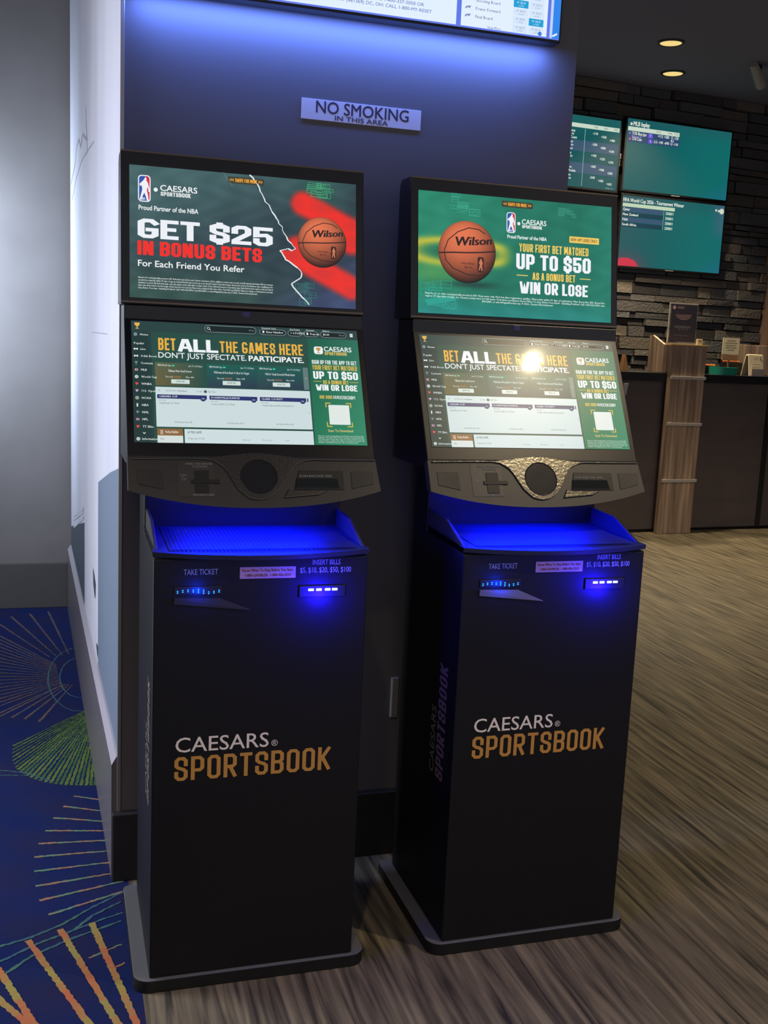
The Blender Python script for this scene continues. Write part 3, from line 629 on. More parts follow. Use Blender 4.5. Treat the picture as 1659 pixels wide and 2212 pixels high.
# ------------------------------------------------------------------ betting kiosk
def build_kiosk():
    root = empty('betting_kiosk', (.299, 0, 0))
    HW = .2625
    b = MB()   # base plate, rounded corners
    P = []
    for cx, cy, a in ((.30-.04, -.405+.04, 270), (.30-.02, .085-.02, 0), (-.30+.02, .085-.02, 90), (-.30+.04, -.405+.04, 180)):
        r = .04 if cy < 0 else .02
        for k in range(7): q = math.radians(a+15*k); P.append((cx+r*math.cos(q), cy+r*math.sin(q)))
    b.prism(P, 0, .034, axis='Z'); b.mi = [1]*len(b.f); b.mi[1] = 0; b.build('base_plate', [M_PLATE, M_DARK], root, bevel=.002)
    b = MB(); b.prism([(-.3946, .034), (-.3946, 1.110), (-.105, 1.116), (-.105, 1.30), (.05, 1.30), (.05, .034)], -HW, HW)
    body = b.build('cabinet_body', M_BLACK, root, bevel=.004)
    # tray: sloped perforated ledge with a bowed front lip
    b = MB(); n = 24; top = []; bot = []
    for k in range(n+1):
        t = -1+2*k/n; x = (HW+.002)*t; y = -.397-.030*(1-t*t); z = 1.1275-.006*(1-t*t); top.append((x, y, z)); bot.append((x, y+.003, z-.012))
    V = top+bot+[((HW+.002)*(-1+2*k/n), -.107, 1.136) for k in range(n+1)]
    Fc = []
    for k in range(n): Fc += [(k, k+1, 2*n+2+k+1, 2*n+2+k), (n+1+k, n+1+k+1, k+1, k)]
    Fc.append(tuple(range(n+1, 2*n+2))[::-1])
    b.add(V, Fc); tray = b.build('ticket_tray', mat('tray_metal', (44, 46, 52), 0.45, 0.2), root)
    b = MB()   # perforated insert: bars crossing, leaving rows of holes
    ey = Vector((0, .290, .0085)).normalized(); pl = Plane(b, (-.225, -.385, 1.1290), (1, 0, 0), ey, .0008)
    for i in range(46): pl.rect(i*.01, 0, i*.01+.0045, .262, None, 1)
    for j in range(26): pl.rect(0, j*.0101, .4545, j*.0101+.0045, None, 1.4)
    b.build('perforated_sheet', M_MESH, tray)
    for sx in (-1, 1):
        b = MB(); b.prism([(-.372, 1.1285), (-.240, 1.176), (-.107, 1.182), (-.107, 1.134)], min(sx*(HW-.012), sx*(HW-.004)), max(sx*(HW-.012), sx*(HW-.004)))
        b.build('side_lip', M_PANEL, tray, bevel=.001)
    # upper housing
    yT, zT = .005, 2.089
    b = MB(); b.prism([(yT, zT), (-.0495, 1.703), (.10, 1.703), (.10, 2.07), (.085, 2.089)], -.3205, .3215)
    uh = b.build('upper_housing', M_BEZEL, root, bevel=.003)
    nU = Vector((0, -math.cos(TU), math.sin(TU)))
    for a0, a1, h0, h1 in ((-.3195, .3205, .345, .349), (-.3195, .3205, -.037, -.033)):
        b = MB(); o = O_U+nU*.0012; V = []
        for h in (h0, h1):
            for x in (a0, a1): V.append(Vector((x, o.y, o.z))-E_U*h)
        V2 = [v-nU*.004 for v in V]
        b.add([tuple(v) for v in V+V2], [(0,1,3,2), (0,4,5,1), (2,3,7,6), (0,2,6,4), (1,5,7,3), (4,6,7,5)])
        b.build('edge_trim', mat('brown_edge_metal', (120, 104, 88), 0.35, 0.7), uh)
    # lower housing: sloped face carrying the touch screen and the control panel, bow shaped lower edge
    e = -E_L; nL = Vector((0, -math.cos(TL), math.sin(TL)))
    def LP(x, d, h=0.0): v = Vector((x, O_L.y, O_L.z))+e*d+nL*h; return v
    d_ctrl = .372
    b = MB(); b.prism([(-.0485, 1.7025), (O_L.y+.0024, O_L.z+.006), tuple(LP(0, .3705)[1:]), tuple(LP(0, .3705, -.05)[1:]), (-.10, 1.305), (.08, 1.305), (.08, 1.7025)], -.313, .3195)
    lh = b.build('lower_housing', M_BEZEL, root, bevel=.0025)
    b = MB(); b.box((-.009, -.0505, 1.681), (.011, -.042, 1.699)); b.build('webcam', mat('webcam_lens', (54, 52, 120), 0.15), lh, bevel=.001)
    b = MB(); n = 40; fr = []; bk = []
    def bow(t): return .087+.045*(1-abs(t)**2.2)
    X0, X1 = -.313, .3275
    for k in range(n+1):
        t = -1+2*k/n; xb = (X0+X1)/2+(X1-X0)/2*t; fr.append(LP(xb, d_ctrl+bow(t)))
        bk.append(LP(xb, d_ctrl+bow(t)-.012, -.028))
    t0 = [LP(-.313+(.3195+.313)*k/n, d_ctrl-.0015) for k in range(n+1)]; t1 = [LP(-.313+(.3195+.313)*k/n, d_ctrl-.0015, -.028) for k in range(n+1)]
    V = t0+fr+bk+t1; N = n+1; Fc = []
    for k in range(n): Fc += [(k+1, k, N+k, N+k+1), (N+k+1, N+k, 2*N+k, 2*N+k+1), (2*N+k+1, 2*N+k, 3*N+k, 3*N+k+1), (3*N+k+1, 3*N+k, k, k+1)]
    Fc += [(0, 3*N, 2*N, N), (n, N+n, 2*N+n, 3*N+n)]
    b.add([tuple(v) for v in V], Fc)
    cp = b.build('control_panel', M_PANEL, root)
    def pan(mb_, lift=.0005): return Plane(mb_, LP(0, d_ctrl), (1, 0, 0), E_L, lift)
    def slab(name, pts, h0, h1, m, parent, bevel=.0008):
        bb = MB(); V = [tuple(LP(x, d_ctrl+d, h0)) for x, d in pts]+[tuple(LP(x, d_ctrl+d, h1)) for x, d in pts]; k = len(pts)
        Fc = [tuple(range(k)), tuple(range(k, 2*k))[::-1]]+[(i, k+i, k+(i+1) % k, (i+1) % k) for i in range(k)]
        bb.add(V, Fc); return bb.build(name, m, parent, bevel=bevel)
    # chrome emblem: swoosh across the panel with a round dark disc
    up = [(-.302, .002), (-.176, 0), (-.120, 0), (-.085, -.004), (-.051, -.009), (0, -.014), (.025, -.0125), (.055, -.009), (.085, -.004), (.119, 0), (.201, .001), (.319, .001)]
    lo = [(.319, .004), (.201, .0045), (.150, .004), (.130, .007), (.105, .019), (.092, .033), (.082, .049), (.074, .064), (.065, .078), (.046, .098), (.028, .108), (.010, .112), (-.008, .110), (-.022, .105), (-.045, .083), (-.061, .055), (-.070, .038), (-.081, .023), (-.104, .008), (-.125, .004), (-.176, .004), (-.302, .006)]
    bb = MB(); 
    # filled as fan strips between the matching edges
    def edge_at(tbl, x): return float(np.interp(x, [p[0] for p in tbl], [p[1] for p in tbl]))
    lo_s = sorted(lo); xs = np.concatenate([np.linspace(-.302, -.13, 8), np.linspace(-.12, .15, 55), np.linspace(.16, .319, 8)])
    T_ = [LP(x, d_ctrl+edge_at(up, x), .0045) for x in xs]; L_ = [LP(x, d_ctrl+max(edge_at(lo_s, x), edge_at(up, x)+.003), .0045) for x in xs]
    T0 = [LP(x, d_ctrl+edge_at(up, x), -.001) for x in xs]; L0 = [LP(x, d_ctrl+max(edge_at(lo_s, x), edge_at(up, x)+.003), -.001) for x in xs]
    N = len(xs); Fc = []
    for k in range(N-1): Fc += [(k+1, k, N+k, N+k+1), (k, k+1, 2*N+k+1, 2*N+k), (N+k+1, N+k, 3*N+k, 3*N+k+1)]
    Fc += [(0, 2*N, 3*N, N), (N-1, 2*N-1, 4*N-1, 3*N-1)]
    bb.add([tuple(v) for v in T_+L_+T0+L0], Fc); em = bb.build('chrome_emblem', M_CHROME, cp, bevel=.0012)
    bb = MB(); Bm = Matrix(((1, 0, 0), (0, E_L.y, nL.y), (0, E_L.z, nL.z)))
    bb.lathe([(.0480, .0), (.0480, .0052), (.0455, .0062), (.0450, .0050), (.001, .0048)], LP(.009, d_ctrl+.052), 48, 0, B=Bm)
    bb.build('round_disc', mat('smoked_disc', (40, 40, 40), 0.18, bump=(60, 0.05, 0.001)), em, smooth=False)
    # speakers
    for sx, pts in ((-1, [(-.291, .034), (-.230, .034), (-.229, .084), (-.290, .070)]), (1, [(.250, .034), (.309, .034), (.309, .068), (.250, .082)])):
        g = slab('speaker_grille', pts, -.002, .0012, mat('grille_black', (30, 30, 32), 0.6), cp)
        bb = MB(); pl = pan(bb, .0016)
        xs_ = [p[0] for p in pts]; xa, xb = min(xs_)+.003, max(xs_)-.003
        for i in range(18):
            x = xa+(xb-xa)*i/17
            dmx = float(np.interp(x, [xa-.003, xb+.003], [pts[3][1], pts[2][1]] if sx < 0 else [pts[3][1], pts[2][1]]))
            for j in range(12):
                d = .037+(dmx-.040)*j/11; pl.rect(x-.0009, -d-.0009, x+.0009, -d+.0009)
        bb.build('grille_holes', mat('grille_glint', (92, 90, 88), 0.35, 0.5), g)
    # card reader
    pk = slab('reader_plate', [(-.194, .010), (-.104, .010), (-.104, .102), (-.194, .102)], -.001, .0008, mat('reader_plate_grey', (60, 57, 55), 0.4), cp, .0004)
    cr = slab('card_reader', [(-.152, .034), (-.116, .034), (-.117, .093), (-.152, .093)], -.002, .0022, M_DARK, cp, .001)
    slab('card_slot', [(-.161, .058), (-.090, .058), (-.090, .068), (-.161, .068)], -.002, .0034, M_DARK, cr, .001)
    bb = MB(); pl = pan(bb, .0012)
    pl.text('INSERT AND REMOVE', -.173, -.108, -.019, .0052, None, 1, bold=.01); pl.text('TO ACTIVATE', -.158, -.120, -.0265, .0052, None, 1, bold=.01)
    bb.build('reader_lettering', M_GREYPRINT, cp)
    bb = MB(); pl = pan(bb, .0012); pl.text('REWARDS CARD', -.157, -.106, -.1005, .0052, None, 1, bold=.01)
    bb.build('rewards_lettering', M_GREYPRINT, cp)
    bb = MB(); pl = pan(bb, .0012); pl.text('CARD', -.188, -.170, -.048, .004, None, 1); pl.line([(-.179+.0045*math.cos(a*.6), -.055+.0045*math.sin(a*.6)) for a in range(2, 10)], .001, None, 1); pl.disc(-.175, -.056, .0015, None, 1)
    bb.build('card_symbol', M_GREYPRINT, cp)
    # bar code scanner
    bs = slab('barcode_scanner', [(.112, .032), (.229, .033), (.229, .084), (.097, .084)], -.002, .0016, M_DARK, cp, .0012)
    slab('scanner_glass', [(.105, .054), (.212, .054), (.217, .0815), (.101, .0815)], -.002, .0034, M_GLASS, bs, .001)
    slab('scanner_visor', [(.083, .083), (.095, .0855), (.184, .0865), (.160, .098), (.070, .106)], -.002, .005, M_CHROME, bs, .0015)
    bb = MB(); pl = pan(bb, .0021); pl.text('SCAN BARCODE HERE', .113, .198, -.0505, .0058, None, 1, bold=.01); bb.build('scanner_lettering', M_GREYPRINT, bs)
    # blue light bar under the panel
    bb = MB(); bb.box((-.20, -.200, 1.232), (.20, -.190, 1.240)); lb = bb.build('light_bar', mat('blue_led', (0, 10, 60), 0.4, emit=(0, 16, 255), estr=110), root)
    # front of the cabinet
    FP = lambda mb_, lift=.0004: Plane(mb_, (0, -.3946, 0), (1, 0, 0), (0, 0, 1), lift)
    bb = MB(); pl = FP(bb)
    pl.text('CAESARS', -.2055, .024, .6275, .0370, None, 1, 0, bold=.004); pl.text('®', .031, .047, .628, .015, None, 1, 0)
    pl.block('SPORTSBOOK', -.2075, .186, .5545, .0610, None, 1, 1, wt=.135, cw=.46, gap=.11)
    bb.build('front_lettering', [M_CREAM, M_GOLD], body)
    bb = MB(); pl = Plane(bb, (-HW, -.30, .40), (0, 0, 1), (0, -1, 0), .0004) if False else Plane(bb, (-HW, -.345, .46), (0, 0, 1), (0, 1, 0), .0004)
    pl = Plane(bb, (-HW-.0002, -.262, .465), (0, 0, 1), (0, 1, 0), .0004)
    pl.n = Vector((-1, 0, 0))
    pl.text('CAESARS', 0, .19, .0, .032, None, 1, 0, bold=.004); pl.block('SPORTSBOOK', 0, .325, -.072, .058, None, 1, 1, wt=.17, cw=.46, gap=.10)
    sl = bb.build('side_lettering', [mat('shaded_cream_print', (120, 112, 108), 0.6), mat('shaded_gold_print', (112, 92, 74), 0.6)], body)  # side print is darkened in colour to stand in for dimmer light there
    bb = MB(); pl = FP(bb); pl.text('TAKE TICKET', -.192, -.1105, 1.0705, .0135, None, 1, bold=.003)
    bb.build('ticket_lettering', M_GREYPRINT, body)
    bb = MB(); pl = FP(bb); pl.text('INSERT BILLS', .121, .191, 1.0895, .0125, None, 1, bold=.003); pl.text('$5, $10, $20, $50, $100', .090, .219, 1.0700, .0130, None, 1, bold=.003)
    bb.build('bill_lettering', M_GREYPRINT, body)
    bb = MB(); pl = FP(bb); pl.rect(-.058, 1.058, .079, 1.0865, None, 1, 0)
    pl.text('Know When To Stop Before You Start.', -.052, .074, 1.0750, .0068, None, 2, 1, bold=.006); pl.text('1-800-GAMBLER  1-800-426-2537', -.045, .068, 1.0630, .0062, None, 2, 1, bold=.006)
    bb.build('warning_sticker', [M_STICKER, M_REDPRINT], body)
    # ticket slot with dotted blue lamps and a pale lip
    bb = MB(); bb.box((-.214, -.3975, 1.0225), (-.100, -.390, 1.0425)); ts = bb.build('ticket_slot', M_DARK, body, bevel=.001)
    bb = MB(); R_ = random.Random(9)
    for i in range(9):
        for j in range(2 if i not in (4, 5) else 3):
            x = -.206+.0123*i; z = 1.0275+.0042*j+(.003*math.sin(i*.8)); bb.box((x-.0015, -.3990, z-.0010), (x+.0015, -.3974, z+.0010))
    bb.build('slot_lamps', mat('cyan_blue_led', (0, 20, 60), 0.4, emit=(30, 130, 255), estr=3.0), ts)
    bb = MB(); bb.add([(-.214, -.395, 1.016), (-.105, -.395, 1.013), (-.030, -.395, .981), (-.214, -.395, 1.000), (-.214, -.402, 1.0155), (-.106, -.402, 1.0125), (-.033, -.399, .981), (-.214, -.399, 1.0005)],
        [(0,1,5,4), (1,2,6,5), (4,5,6,7), (0,4,7,3), (3,7,6,2)])
    bb.build('ticket_lip', M_PANEL, ts)
    bb = MB(); bb.box((.088, -.3985, 1.008), (.206, -.390, 1.038)); ba = bb.build('bill_acceptor', M_DARK, body, bevel=.002)
    bb = MB()
    for x in (.118, .138, .160, .178): bb.box((x-.007, -.4005, 1.0245), (x+.007, -.3984, 1.0305))
    bb.build('acceptor_lamps', mat('white_blue_led', (20, 20, 60), 0.4, emit=(185, 200, 255), estr=3.0), ba, bevel=.0009)
    # touch screen picture
    bb = MB(); paint_touch(bb); bb.build('touch_screen', M_SCREEN, lh, colors=True)
    # lights of the lamps
    a = light('tray_led_light', 'AREA', (0, -.205, 1.226), 9.0, (0.0, 0.004, 1.0), (0, -.245, 1.13), .32, .016, parent=root)
    light('acceptor_led_light', 'POINT', (.148, -.445, 1.005), 4.5, (0.01, 0.004, 1.0), radius=.01, parent=root)
    light('ticket_led_light', 'POINT', (-.157, -.425, 1.028), .3, (0.0, 0.03, 1.0), radius=.01, parent=root)
    return root, uh

def copy_tree(o, parent=None, skip=()):
    c = o.copy(); COL.objects.link(c); c.parent = parent
    for ch in o.children:
        if ch.name.split('.')[0] not in skip: copy_tree(ch, c, skip)
    return c
k1, uh1 = build_kiosk()
k2 = copy_tree(k1); k2.rotation_euler = (0, 0, .008)
for o in k2.children_recursive:
    if o.name.startswith('ticket_lip'):
        o.data = o.data.copy(); o.data.materials[0] = mat('pale_lip', (116, 112, 110), 0.5); o['label'] = 'pale ticket lip'  # right lip gets a paler colour than the left one
k2.location = (.7745+.299*math.cos(.008), -.0062+.299*math.sin(.008), 0)
uh2 = [c for c in k2.children if c.name.startswith('upper_housing')][0]
bb = MB(); paint_refer(bb); bb.build('advert_screen', M_SCREEN, uh1, colors=True)
bb = MB(); paint_match(bb); bb.build('advert_screen', M_SCREEN, uh2, colors=True)
tag(k1, 'black betting kiosk at left whose upper screen offers GET $25 in bonus bets', 'kiosk', 'betting kiosks against the dark wall')
tag(k2, 'black betting kiosk at right whose upper screen shows UP TO $50 win or lose', 'kiosk', 'betting kiosks against the dark wall')

# ------------------------------------------------------------------ wall screen, sign and pull on the dark wall
tv = empty('wall_television', (.6, .2, 2.866))
b = MB(); b.box((-.568, -.062, -.342), (.64, -.012, .36)); hs = b.build('television_housing', mat('television_black', (14, 14, 18), 0.4), tv, bevel=.003)
b = MB(); b.box((-.2, -.012, -.15), (.25, 0.0, .15)); b.build('wall_bracket', M_DARK, tv)
b = MB(); TVW, TVH = 1.196, .68
S = Screen(b, (-.562, -.0625, .345), (1, 0, 0), (0, 0, 1), TVW, TVH, .0003)
S.R(0, 0, 1, 1, (96, 120, 232), 0)
S.R(.012, .02, .730, .993, (226, 240, 255), 1); S.R(.742, .02, .966, .993, (226, 240, 255), 1)
S.R(.977, .02, 1.0, .995, (44, 132, 236), 1); S.R(.974, .02, .981, .995, (190, 210, 250), 2)
for k in range(3): S.D(.984+.004*k, .985-.004*k, .003, (230, 240, 255), 3)
for i, (t, u0, u1) in enumerate([('GAMBLING PROBLEM? CALL 1-800-GAMBLER. IN NY CALL OR TEXT. SEE TERMS AND CONDITIONS FOR DETAILS', .06, .62), ('LINES AND ODDS ARE SUBJECT TO CHANGE. MUST BE 21 OR OLDER TO WAGER. VOID WHERE PROHIBITED', .10, .60), ('MUST BE 21+. GAMBLING PROBLEM? NV: CALL OR TEXT 1-800-522-4700, MA: CALL 1-800-327-5050 OR', .10, .648), ('GAMBLINGHELPLINEMA.ORG, NY: CALL 877-8-HOPENY OR TEXT HOPENY (467369) DC, OH: CALL 1-800-MY-RESET', .06, .668)]):
    S.T(t, u0, u1, .905+.022*i if i < 2 else .941+.0225*(i-2), .0125, (120, 140, 200) if i > 1 else (165, 185, 225), bold=.012)
for i, (t, v) in enumerate((('Power Forward', .80), ('Small Board', .83), ('Third Board', .86), ('Shooting Board', .893), ('Power Forward', .925), ('Final Board', .957))):
    S.T(t, .778, None, v, .012, (110, 116, 170), bold=.01, res=1)
    S.Ln([(.752, v-.002), (.756, v-.009), (.764, v-.011), (.760, v-.004)], .004, (130, 130, 190), 3)
for i in range(6):
    for j in range(2):
        u, v = .875+.042*j, .795+.033*i; hot = (i, j) in ((2, 0), (4, 1))
        S.R(u, v, u+.039, v+.030, (28, 160, 214) if hot else (214, 230, 250), 2)
        S.T('O 22.5', u+.008, u+.031, v+.014, .008, (230, 240, 255) if hot else (110, 130, 180), bold=.01, res=1); S.T('-110', u+.012, u+.027, v+.026, .007, (230, 240, 255) if hot else (110, 130, 180), res=1)
S.T('View More', .81, .845, .992, .010, (90, 110, 190), bold=.01, res=1); S.D(.948, .984, .006, (60, 120, 220), 3)
b.build('television_screen', M_TV, hs, colors=True)
tag(tv, 'large lit wall television above the sign, its white page cut off by the top', 'television')

sg = empty('no_smoking_sign', (.662, .2, 2.277))
b = MB(); b.box((-.178, -.003, -.0285), (.178, 0, .0275)); b.build('sign_plate', mat('white_sign_plastic', (206, 200, 206), 0.55), sg, bevel=.0006)
b = MB(); pl = Plane(b, (0, -.003, 0), (1, 0, 0), (0, 0, 1), .0004)
pl.text('NO SMOKING', -.136, .140, -.008, .0315, None, 1, bold=.008); pl.text('IN THIS AREA', -.080, .078, -.0245, .0125, None, 1, bold=.008)
b.build('sign_lettering', mat('sign_ink', (48, 46, 72), 0.6), sg)
tag(sg, 'white NO SMOKING IN THIS AREA sign stuck on the dark wall above the kiosks', 'sign')
b = MB(); b.box((-.0115, -.012, -.065), (.0115, 0, .065)); b.box((-.010, -.014, -.060), (-.004, -.012, .060))
pu = b.build('wall_strip', mat('grey_strip_metal', (150, 148, 150), 0.4, 0.2), bevel=.002); pu.location = (.842, .2, .522)
tag(pu, 'short grey vertical strip on the wall between the two kiosks', 'strip')

# ------------------------------------------------------------------ counter area at the back
TH = math.radians(5.0); BO = Vector((5.40, 5.565, 0))
back = lambda s, off, z=0.0: (BO.x+math.cos(TH)*s-math.sin(TH)*off, BO.y+math.sin(TH)*s+math.cos(TH)*off, z)
def bobj(mb_, name, m, parent=None, bevel=0, **k):
    o = mb_.build(name, m, parent, bevel, **k)
    if parent is None: o.location = BO; o.rotation_euler = (0, 0, TH)
    return o
def bempty(name, s, off, z): return empty(name, back(s, off, z), TH)

# stacked ledgestone wall
R = random.Random(21); b = MB(); z = 0.0
while z < 4.2:
    h = min(R.uniform(.05, .13), 4.2-z); s = -3.2-R.random()*.3
    while s < 1.74:
        l = R.uniform(.16, .62); s1 = min(s+l, 1.75); dp = R.uniform(.0, .065)
        g = R.uniform(.82, 1.15); base = np.array(R.choice(((84, 82, 80), (76, 78, 82), (92, 86, 80), (74, 73, 75))))*g
        o_ = [(s+.004+R.uniform(0, .006), 1.30-dp+R.uniform(-.008, .008), z+.004+R.uniform(0, .006)), (s1-.004-R.uniform(0, .006), 1.30-dp, z+.004), (s1-.004, 1.30-dp+R.uniform(-.008, .008), z+h-.004-R.uniform(0, .006)), (s+.004, 1.30-dp, z+h-.004)]
        V = o_+[(p[0], 1.36, p[2]) for p in o_]
        b.add(V, [(0,1,2,3), (1,0,4,5), (2,1,5,6), (3,2,6,7), (0,3,7,4)], 0, lin(np.clip(base, 0, 255)))
        s = s1
    z += h
b.box((-3.6, 1.345, 0), (1.75, 1.45, 4.2), 0, lin((30, 29, 29)))
struct(bobj(b, 'wall_back', attr_mat('ledgestone', 0.85, bump=(38, 0.8, 0.012)), colors=True))
m_plank = mat('barnwood_laminate', (118, 97, 82), 0.5, noise=((26, 26, 1.1), (200, 174, 150), 4.0))
b = MB(); b.box((1.75, 1.15, 0), (2.9, 1.45, 4.2)); struct(bobj(b, 'wall_right', mat('brown_wall_panel', (118, 96, 84), 0.6, noise=((14, 14, .8), (100, 80, 70), 3.0))))

ct = bempty('service_counter', 0, 0, 0)
b = MB(); b.box((-2.4, .075, .03), (2.6, .70, 1.385)); b.build('counter_front', mat('dark_brown_laminate', (94, 84, 84), 0.55, noise=((3, 3, 9), (84, 76, 77), 3.0)), ct)
b = MB(); b.box((-2.4, .035, 1.385), (2.6, .78, 1.462)); b.build('counter_top', mat('black_counter_top', (26, 27, 32), 0.35), ct, bevel=.006)
b = MB(); b.box((-2.4, .10, 0), (2.6, .66, .03)); b.build('toe_kick', M_DARK, ct)
for s in (-1.3, .86): 
    b = MB(); b.box((s, .06, .03), (s+.05, .075, 1.385)); b.build('front_stile', mat('black_stile', (24, 23, 25), 0.5), ct)
tag(ct, 'long dark service counter with black top in front of the stone wall', 'counter')

pd = bempty('wood_podium', -.165, -.03, 0)
b = MB(); b.prism([(-.178, 0), (.190, 0), (.190, 1.705), (-.205, 1.705), (-.178, 1.43)], -.0, .06, axis='Y'); b.build('front_panel', m_plank, pd, bevel=.003)
b = MB(); b.box((-.213, -.008, 1.705), (.200, .062, 1.722)); b.build('podium_top', mat('pale_oak_edge', (176, 148, 100), 0.5), pd, bevel=.002)
bx = bempty('ledge_box', -.165, -.03, 0)
b = MB(); b.box((-.200, .075, 1.463), (.185, .30, 1.705)); b.build('box_body', m_plank, bx, bevel=.003)
b = MB(); b.box((-.205, .075, 1.705), (.200, .31, 1.722)); b.build('box_top', mat('pale_oak_edge', (176, 148, 100), 0.5), bx, bevel=.002)
tag(bx, 'barnwood box on the counter right behind the podium, carrying the acrylic sign holder', 'box')
for z in (1.425, 1.008, .492):
    b = MB(); b.box((-.186, -.018, z-.013), (.196, 0, z+.013)); b.build('metal_band', mat('brushed_band', (186, 180, 176), 0.4), pd, bevel=.002)
tag(pd, 'tall barnwood podium with grey metal bands standing against the counter', 'podium')
b = MB(); b.prism([(.075, 1.463), (.30, 1.463), (.30, 1.785), (.25, 1.795), (.09, 1.722), (.075, 1.715)], -.226, -.203); b.build('side_wing', m_plank, bx, bevel=.002)

ac = bempty('acrylic_sign_holder', -.150, .12, 1.722)
b = MB(); b.box((-.155, 0, .012), (.155, .006, .365)); 
mg = bpy.data.materials.new('clear_acrylic'); mg.use_nodes = True; pb = mg.node_tree.nodes['Principled BSDF']; pb.inputs['Transmission Weight'].default_value = .92; pb.inputs['Roughness'].default_value = .05; pb.inputs['Base Color'].default_value = (.9, .92, .95, 1)
b.build('acrylic_sheet', mg, ac, bevel=.001)
b = MB(); b.box((-.155, -.03, 0), (.155, .05, .012)); b.build('acrylic_foot', mg, ac, bevel=.001)
b = MB(); b.box((-.156, -.0015, .357), (.156, .0075, .368)); b.box((-.158, -.0015, .012), (-.151, .0075, .36)); b.build('bright_edge', mat('acrylic_edge', (190, 186, 178), 0.3), ac)
b = MB(); b.box((-.140, -.006, .022), (.140, -.001, .345), 0); pl = Plane(b, (0, -.006, 0), (1, 0, 0), (0, 0, 1), .0006)
pl.disc(-.112, .325, .018, None, 1, 1); pl.rrect(-.080, .312, .0, .338, .01, None, 1, 2)
pl.poly([(-.095, .265), (.085, .268), (.070, .235), (.03, .215), (-.03, .215), (-.08, .238)], None, 1, 2); pl.rect(-.095, .145, .085, .165, None, 1, 3)
for k in range(4): pl.rect(-.05+.03*k, .125, -.035+.03*k, .146, None, 1, 3)
pl.rect(-.095, .075, .07, .081, None, 1, 3)
b.build('poster_insert', [mat('poster_indigo', (46, 44, 62), 0.6), mat('poster_pink', (176, 150, 160), 0.6), mat('poster_mauve', (110, 92, 98), 0.6), mat('poster_grey', (84, 86, 100), 0.6)], ac)
tag(ac, 'clear acrylic sign holder with dark poster standing on the wood podium', 'sign holder')
b = MB(); b.box((-.028, 0, 0), (.028, .02, .055)); pl = Plane(b, (0, 0, 0), (1, 0, 0), (0, 0, 1), .0005); pl.rect(-.018, .028, .018, .044, None, 1, 1)
o = b.build('small_card', [mat('cream_card', (206, 192, 160), 0.7), mat('card_ink', (140, 120, 90), 0.7)], bevel=.001); o.location = back(.006, .055, 1.722); o.rotation_euler = (0, 0, TH)
tag(o, 'small cream card at the right corner of the podium top', 'card')

ps = bempty('paper_sign', .555, .29, 1.462)
b = MB(); b.box((-.098, 0, .19), (.098, .004, .345)); b.build('paper_sheet', mat('off_white_paper', (214, 202, 178), 0.8), ps)
b = MB(); pl = Plane(b, (0, 0, 0), (1, 0, 0), (0, 0, 1), .0006)
for i, w_ in enumerate((.05, .07, .06, .065, .04)): pl.rect(-w_, .315-.022*i, w_, .322-.022*i)
b.build('printed_lines', mat('brown_ink', (150, 130, 105), 0.8), ps)
b = MB(); b.box((-.09, 0, .13), (.09, .01, .188)); b.box((-.008, .01, 0), (.008, .022, .20)); b.box((-.05, -.03, 0), (.05, .05, .010)); b.build('sign_stand', mat('tan_stand', (150, 112, 82), 0.6), ps)
tag(ps, 'cream printed paper notice upright on the counter right of the podium', 'sign')
def ring_tray():
    b = MB(); n = 40; prof = [(.0, .012, 0), (.90, .012, 0), (.97, .07, 0), (1.0, .07, 0), (.94, 0, 0), (0, 0, 0)]
    V = []; Fc = []
    for (r, h, _) in prof:
        for k in range(n): q = 2*math.pi*k/n; V.append((.135*r*math.copysign(abs(math.cos(q))**.6, math.cos(q)), .09*r*math.copysign(abs(math.sin(q))**.6, math.sin(q)), h))
    for i in range(len(prof)-1):
        for k in range(n): Fc.append((i*n+k, i*n+(k+1) % n, (i+1)*n+(k+1) % n, (i+1)*n+k))
    b.add(V, Fc); return b
o = ring_tray().build('teal_tray', mat('teal_plastic', (30, 150, 130), 0.45), smooth=False); o.location = back(.355, .13, 1.462); o.rotation_euler = (0, 0, TH)
tag(o, 'teal plastic tray on the counter beside the podium', 'tray')
b = MB(); b.box((-.06, -.03, 0), (.06, .03, .012)); b.box((-.055, -.028, .012), (.055, .028, .018)); o = b.build('paper_slips', mat('cream_slips', (216, 204, 170), 0.8)); o.location = back(.355, .10, 1.475); o.rotation_euler = (.35, 0, TH+.1)
tag(o, 'stack of cream paper slips lying in the teal tray', 'paper slips')
tcard = bempty('tent_card', .775, .16, 1.462)
b = MB(); b.prism([(0, 0), (.03, .195), (.05, .20), (.07, .195), (.12, 0), (.112, 0), (.066, .185), (.036, .187), (.008, 0)], -.085, .085); b.build('folded_card', mat('cream_tent', (206, 194, 166), 0.75), tcard)
b = MB(); pl = Plane(b, (0, .012, .08), (1, 0, 0), Vector((0, .03, .195)), .004); pl.disc(.05, .085, .010, None, 1); pl.disc(.065, .07, .006, None, 1); pl.rect(-.03, .085, .02, .09); pl.rect(-.05, .02, .05, .026); pl.rect(-.05, -.01, .045, -.004)
b.build('card_print', mat('card_print_ink', (130, 122, 106), 0.8), tcard)
b = MB(); b.box((-.082, -.03, 0), (.07, .0, .065)); b.build('leaflet_stack', mat('grey_leaflets', (150, 142, 138), 0.8), tcard)
tag(tcard, 'cream folded tent card standing on the counter at the far right', 'tent card')
b = MB(); b.box((-.085, 0, 0), (.085, .12, .115)); o = b.build('black_organizer', M_DARK, bevel=.003); o.location = back(.67, .34, 1.462); o.rotation_euler = (0, 0, TH)
tag(o, 'black desk organizer box behind the paper notice on the counter', 'organizer')
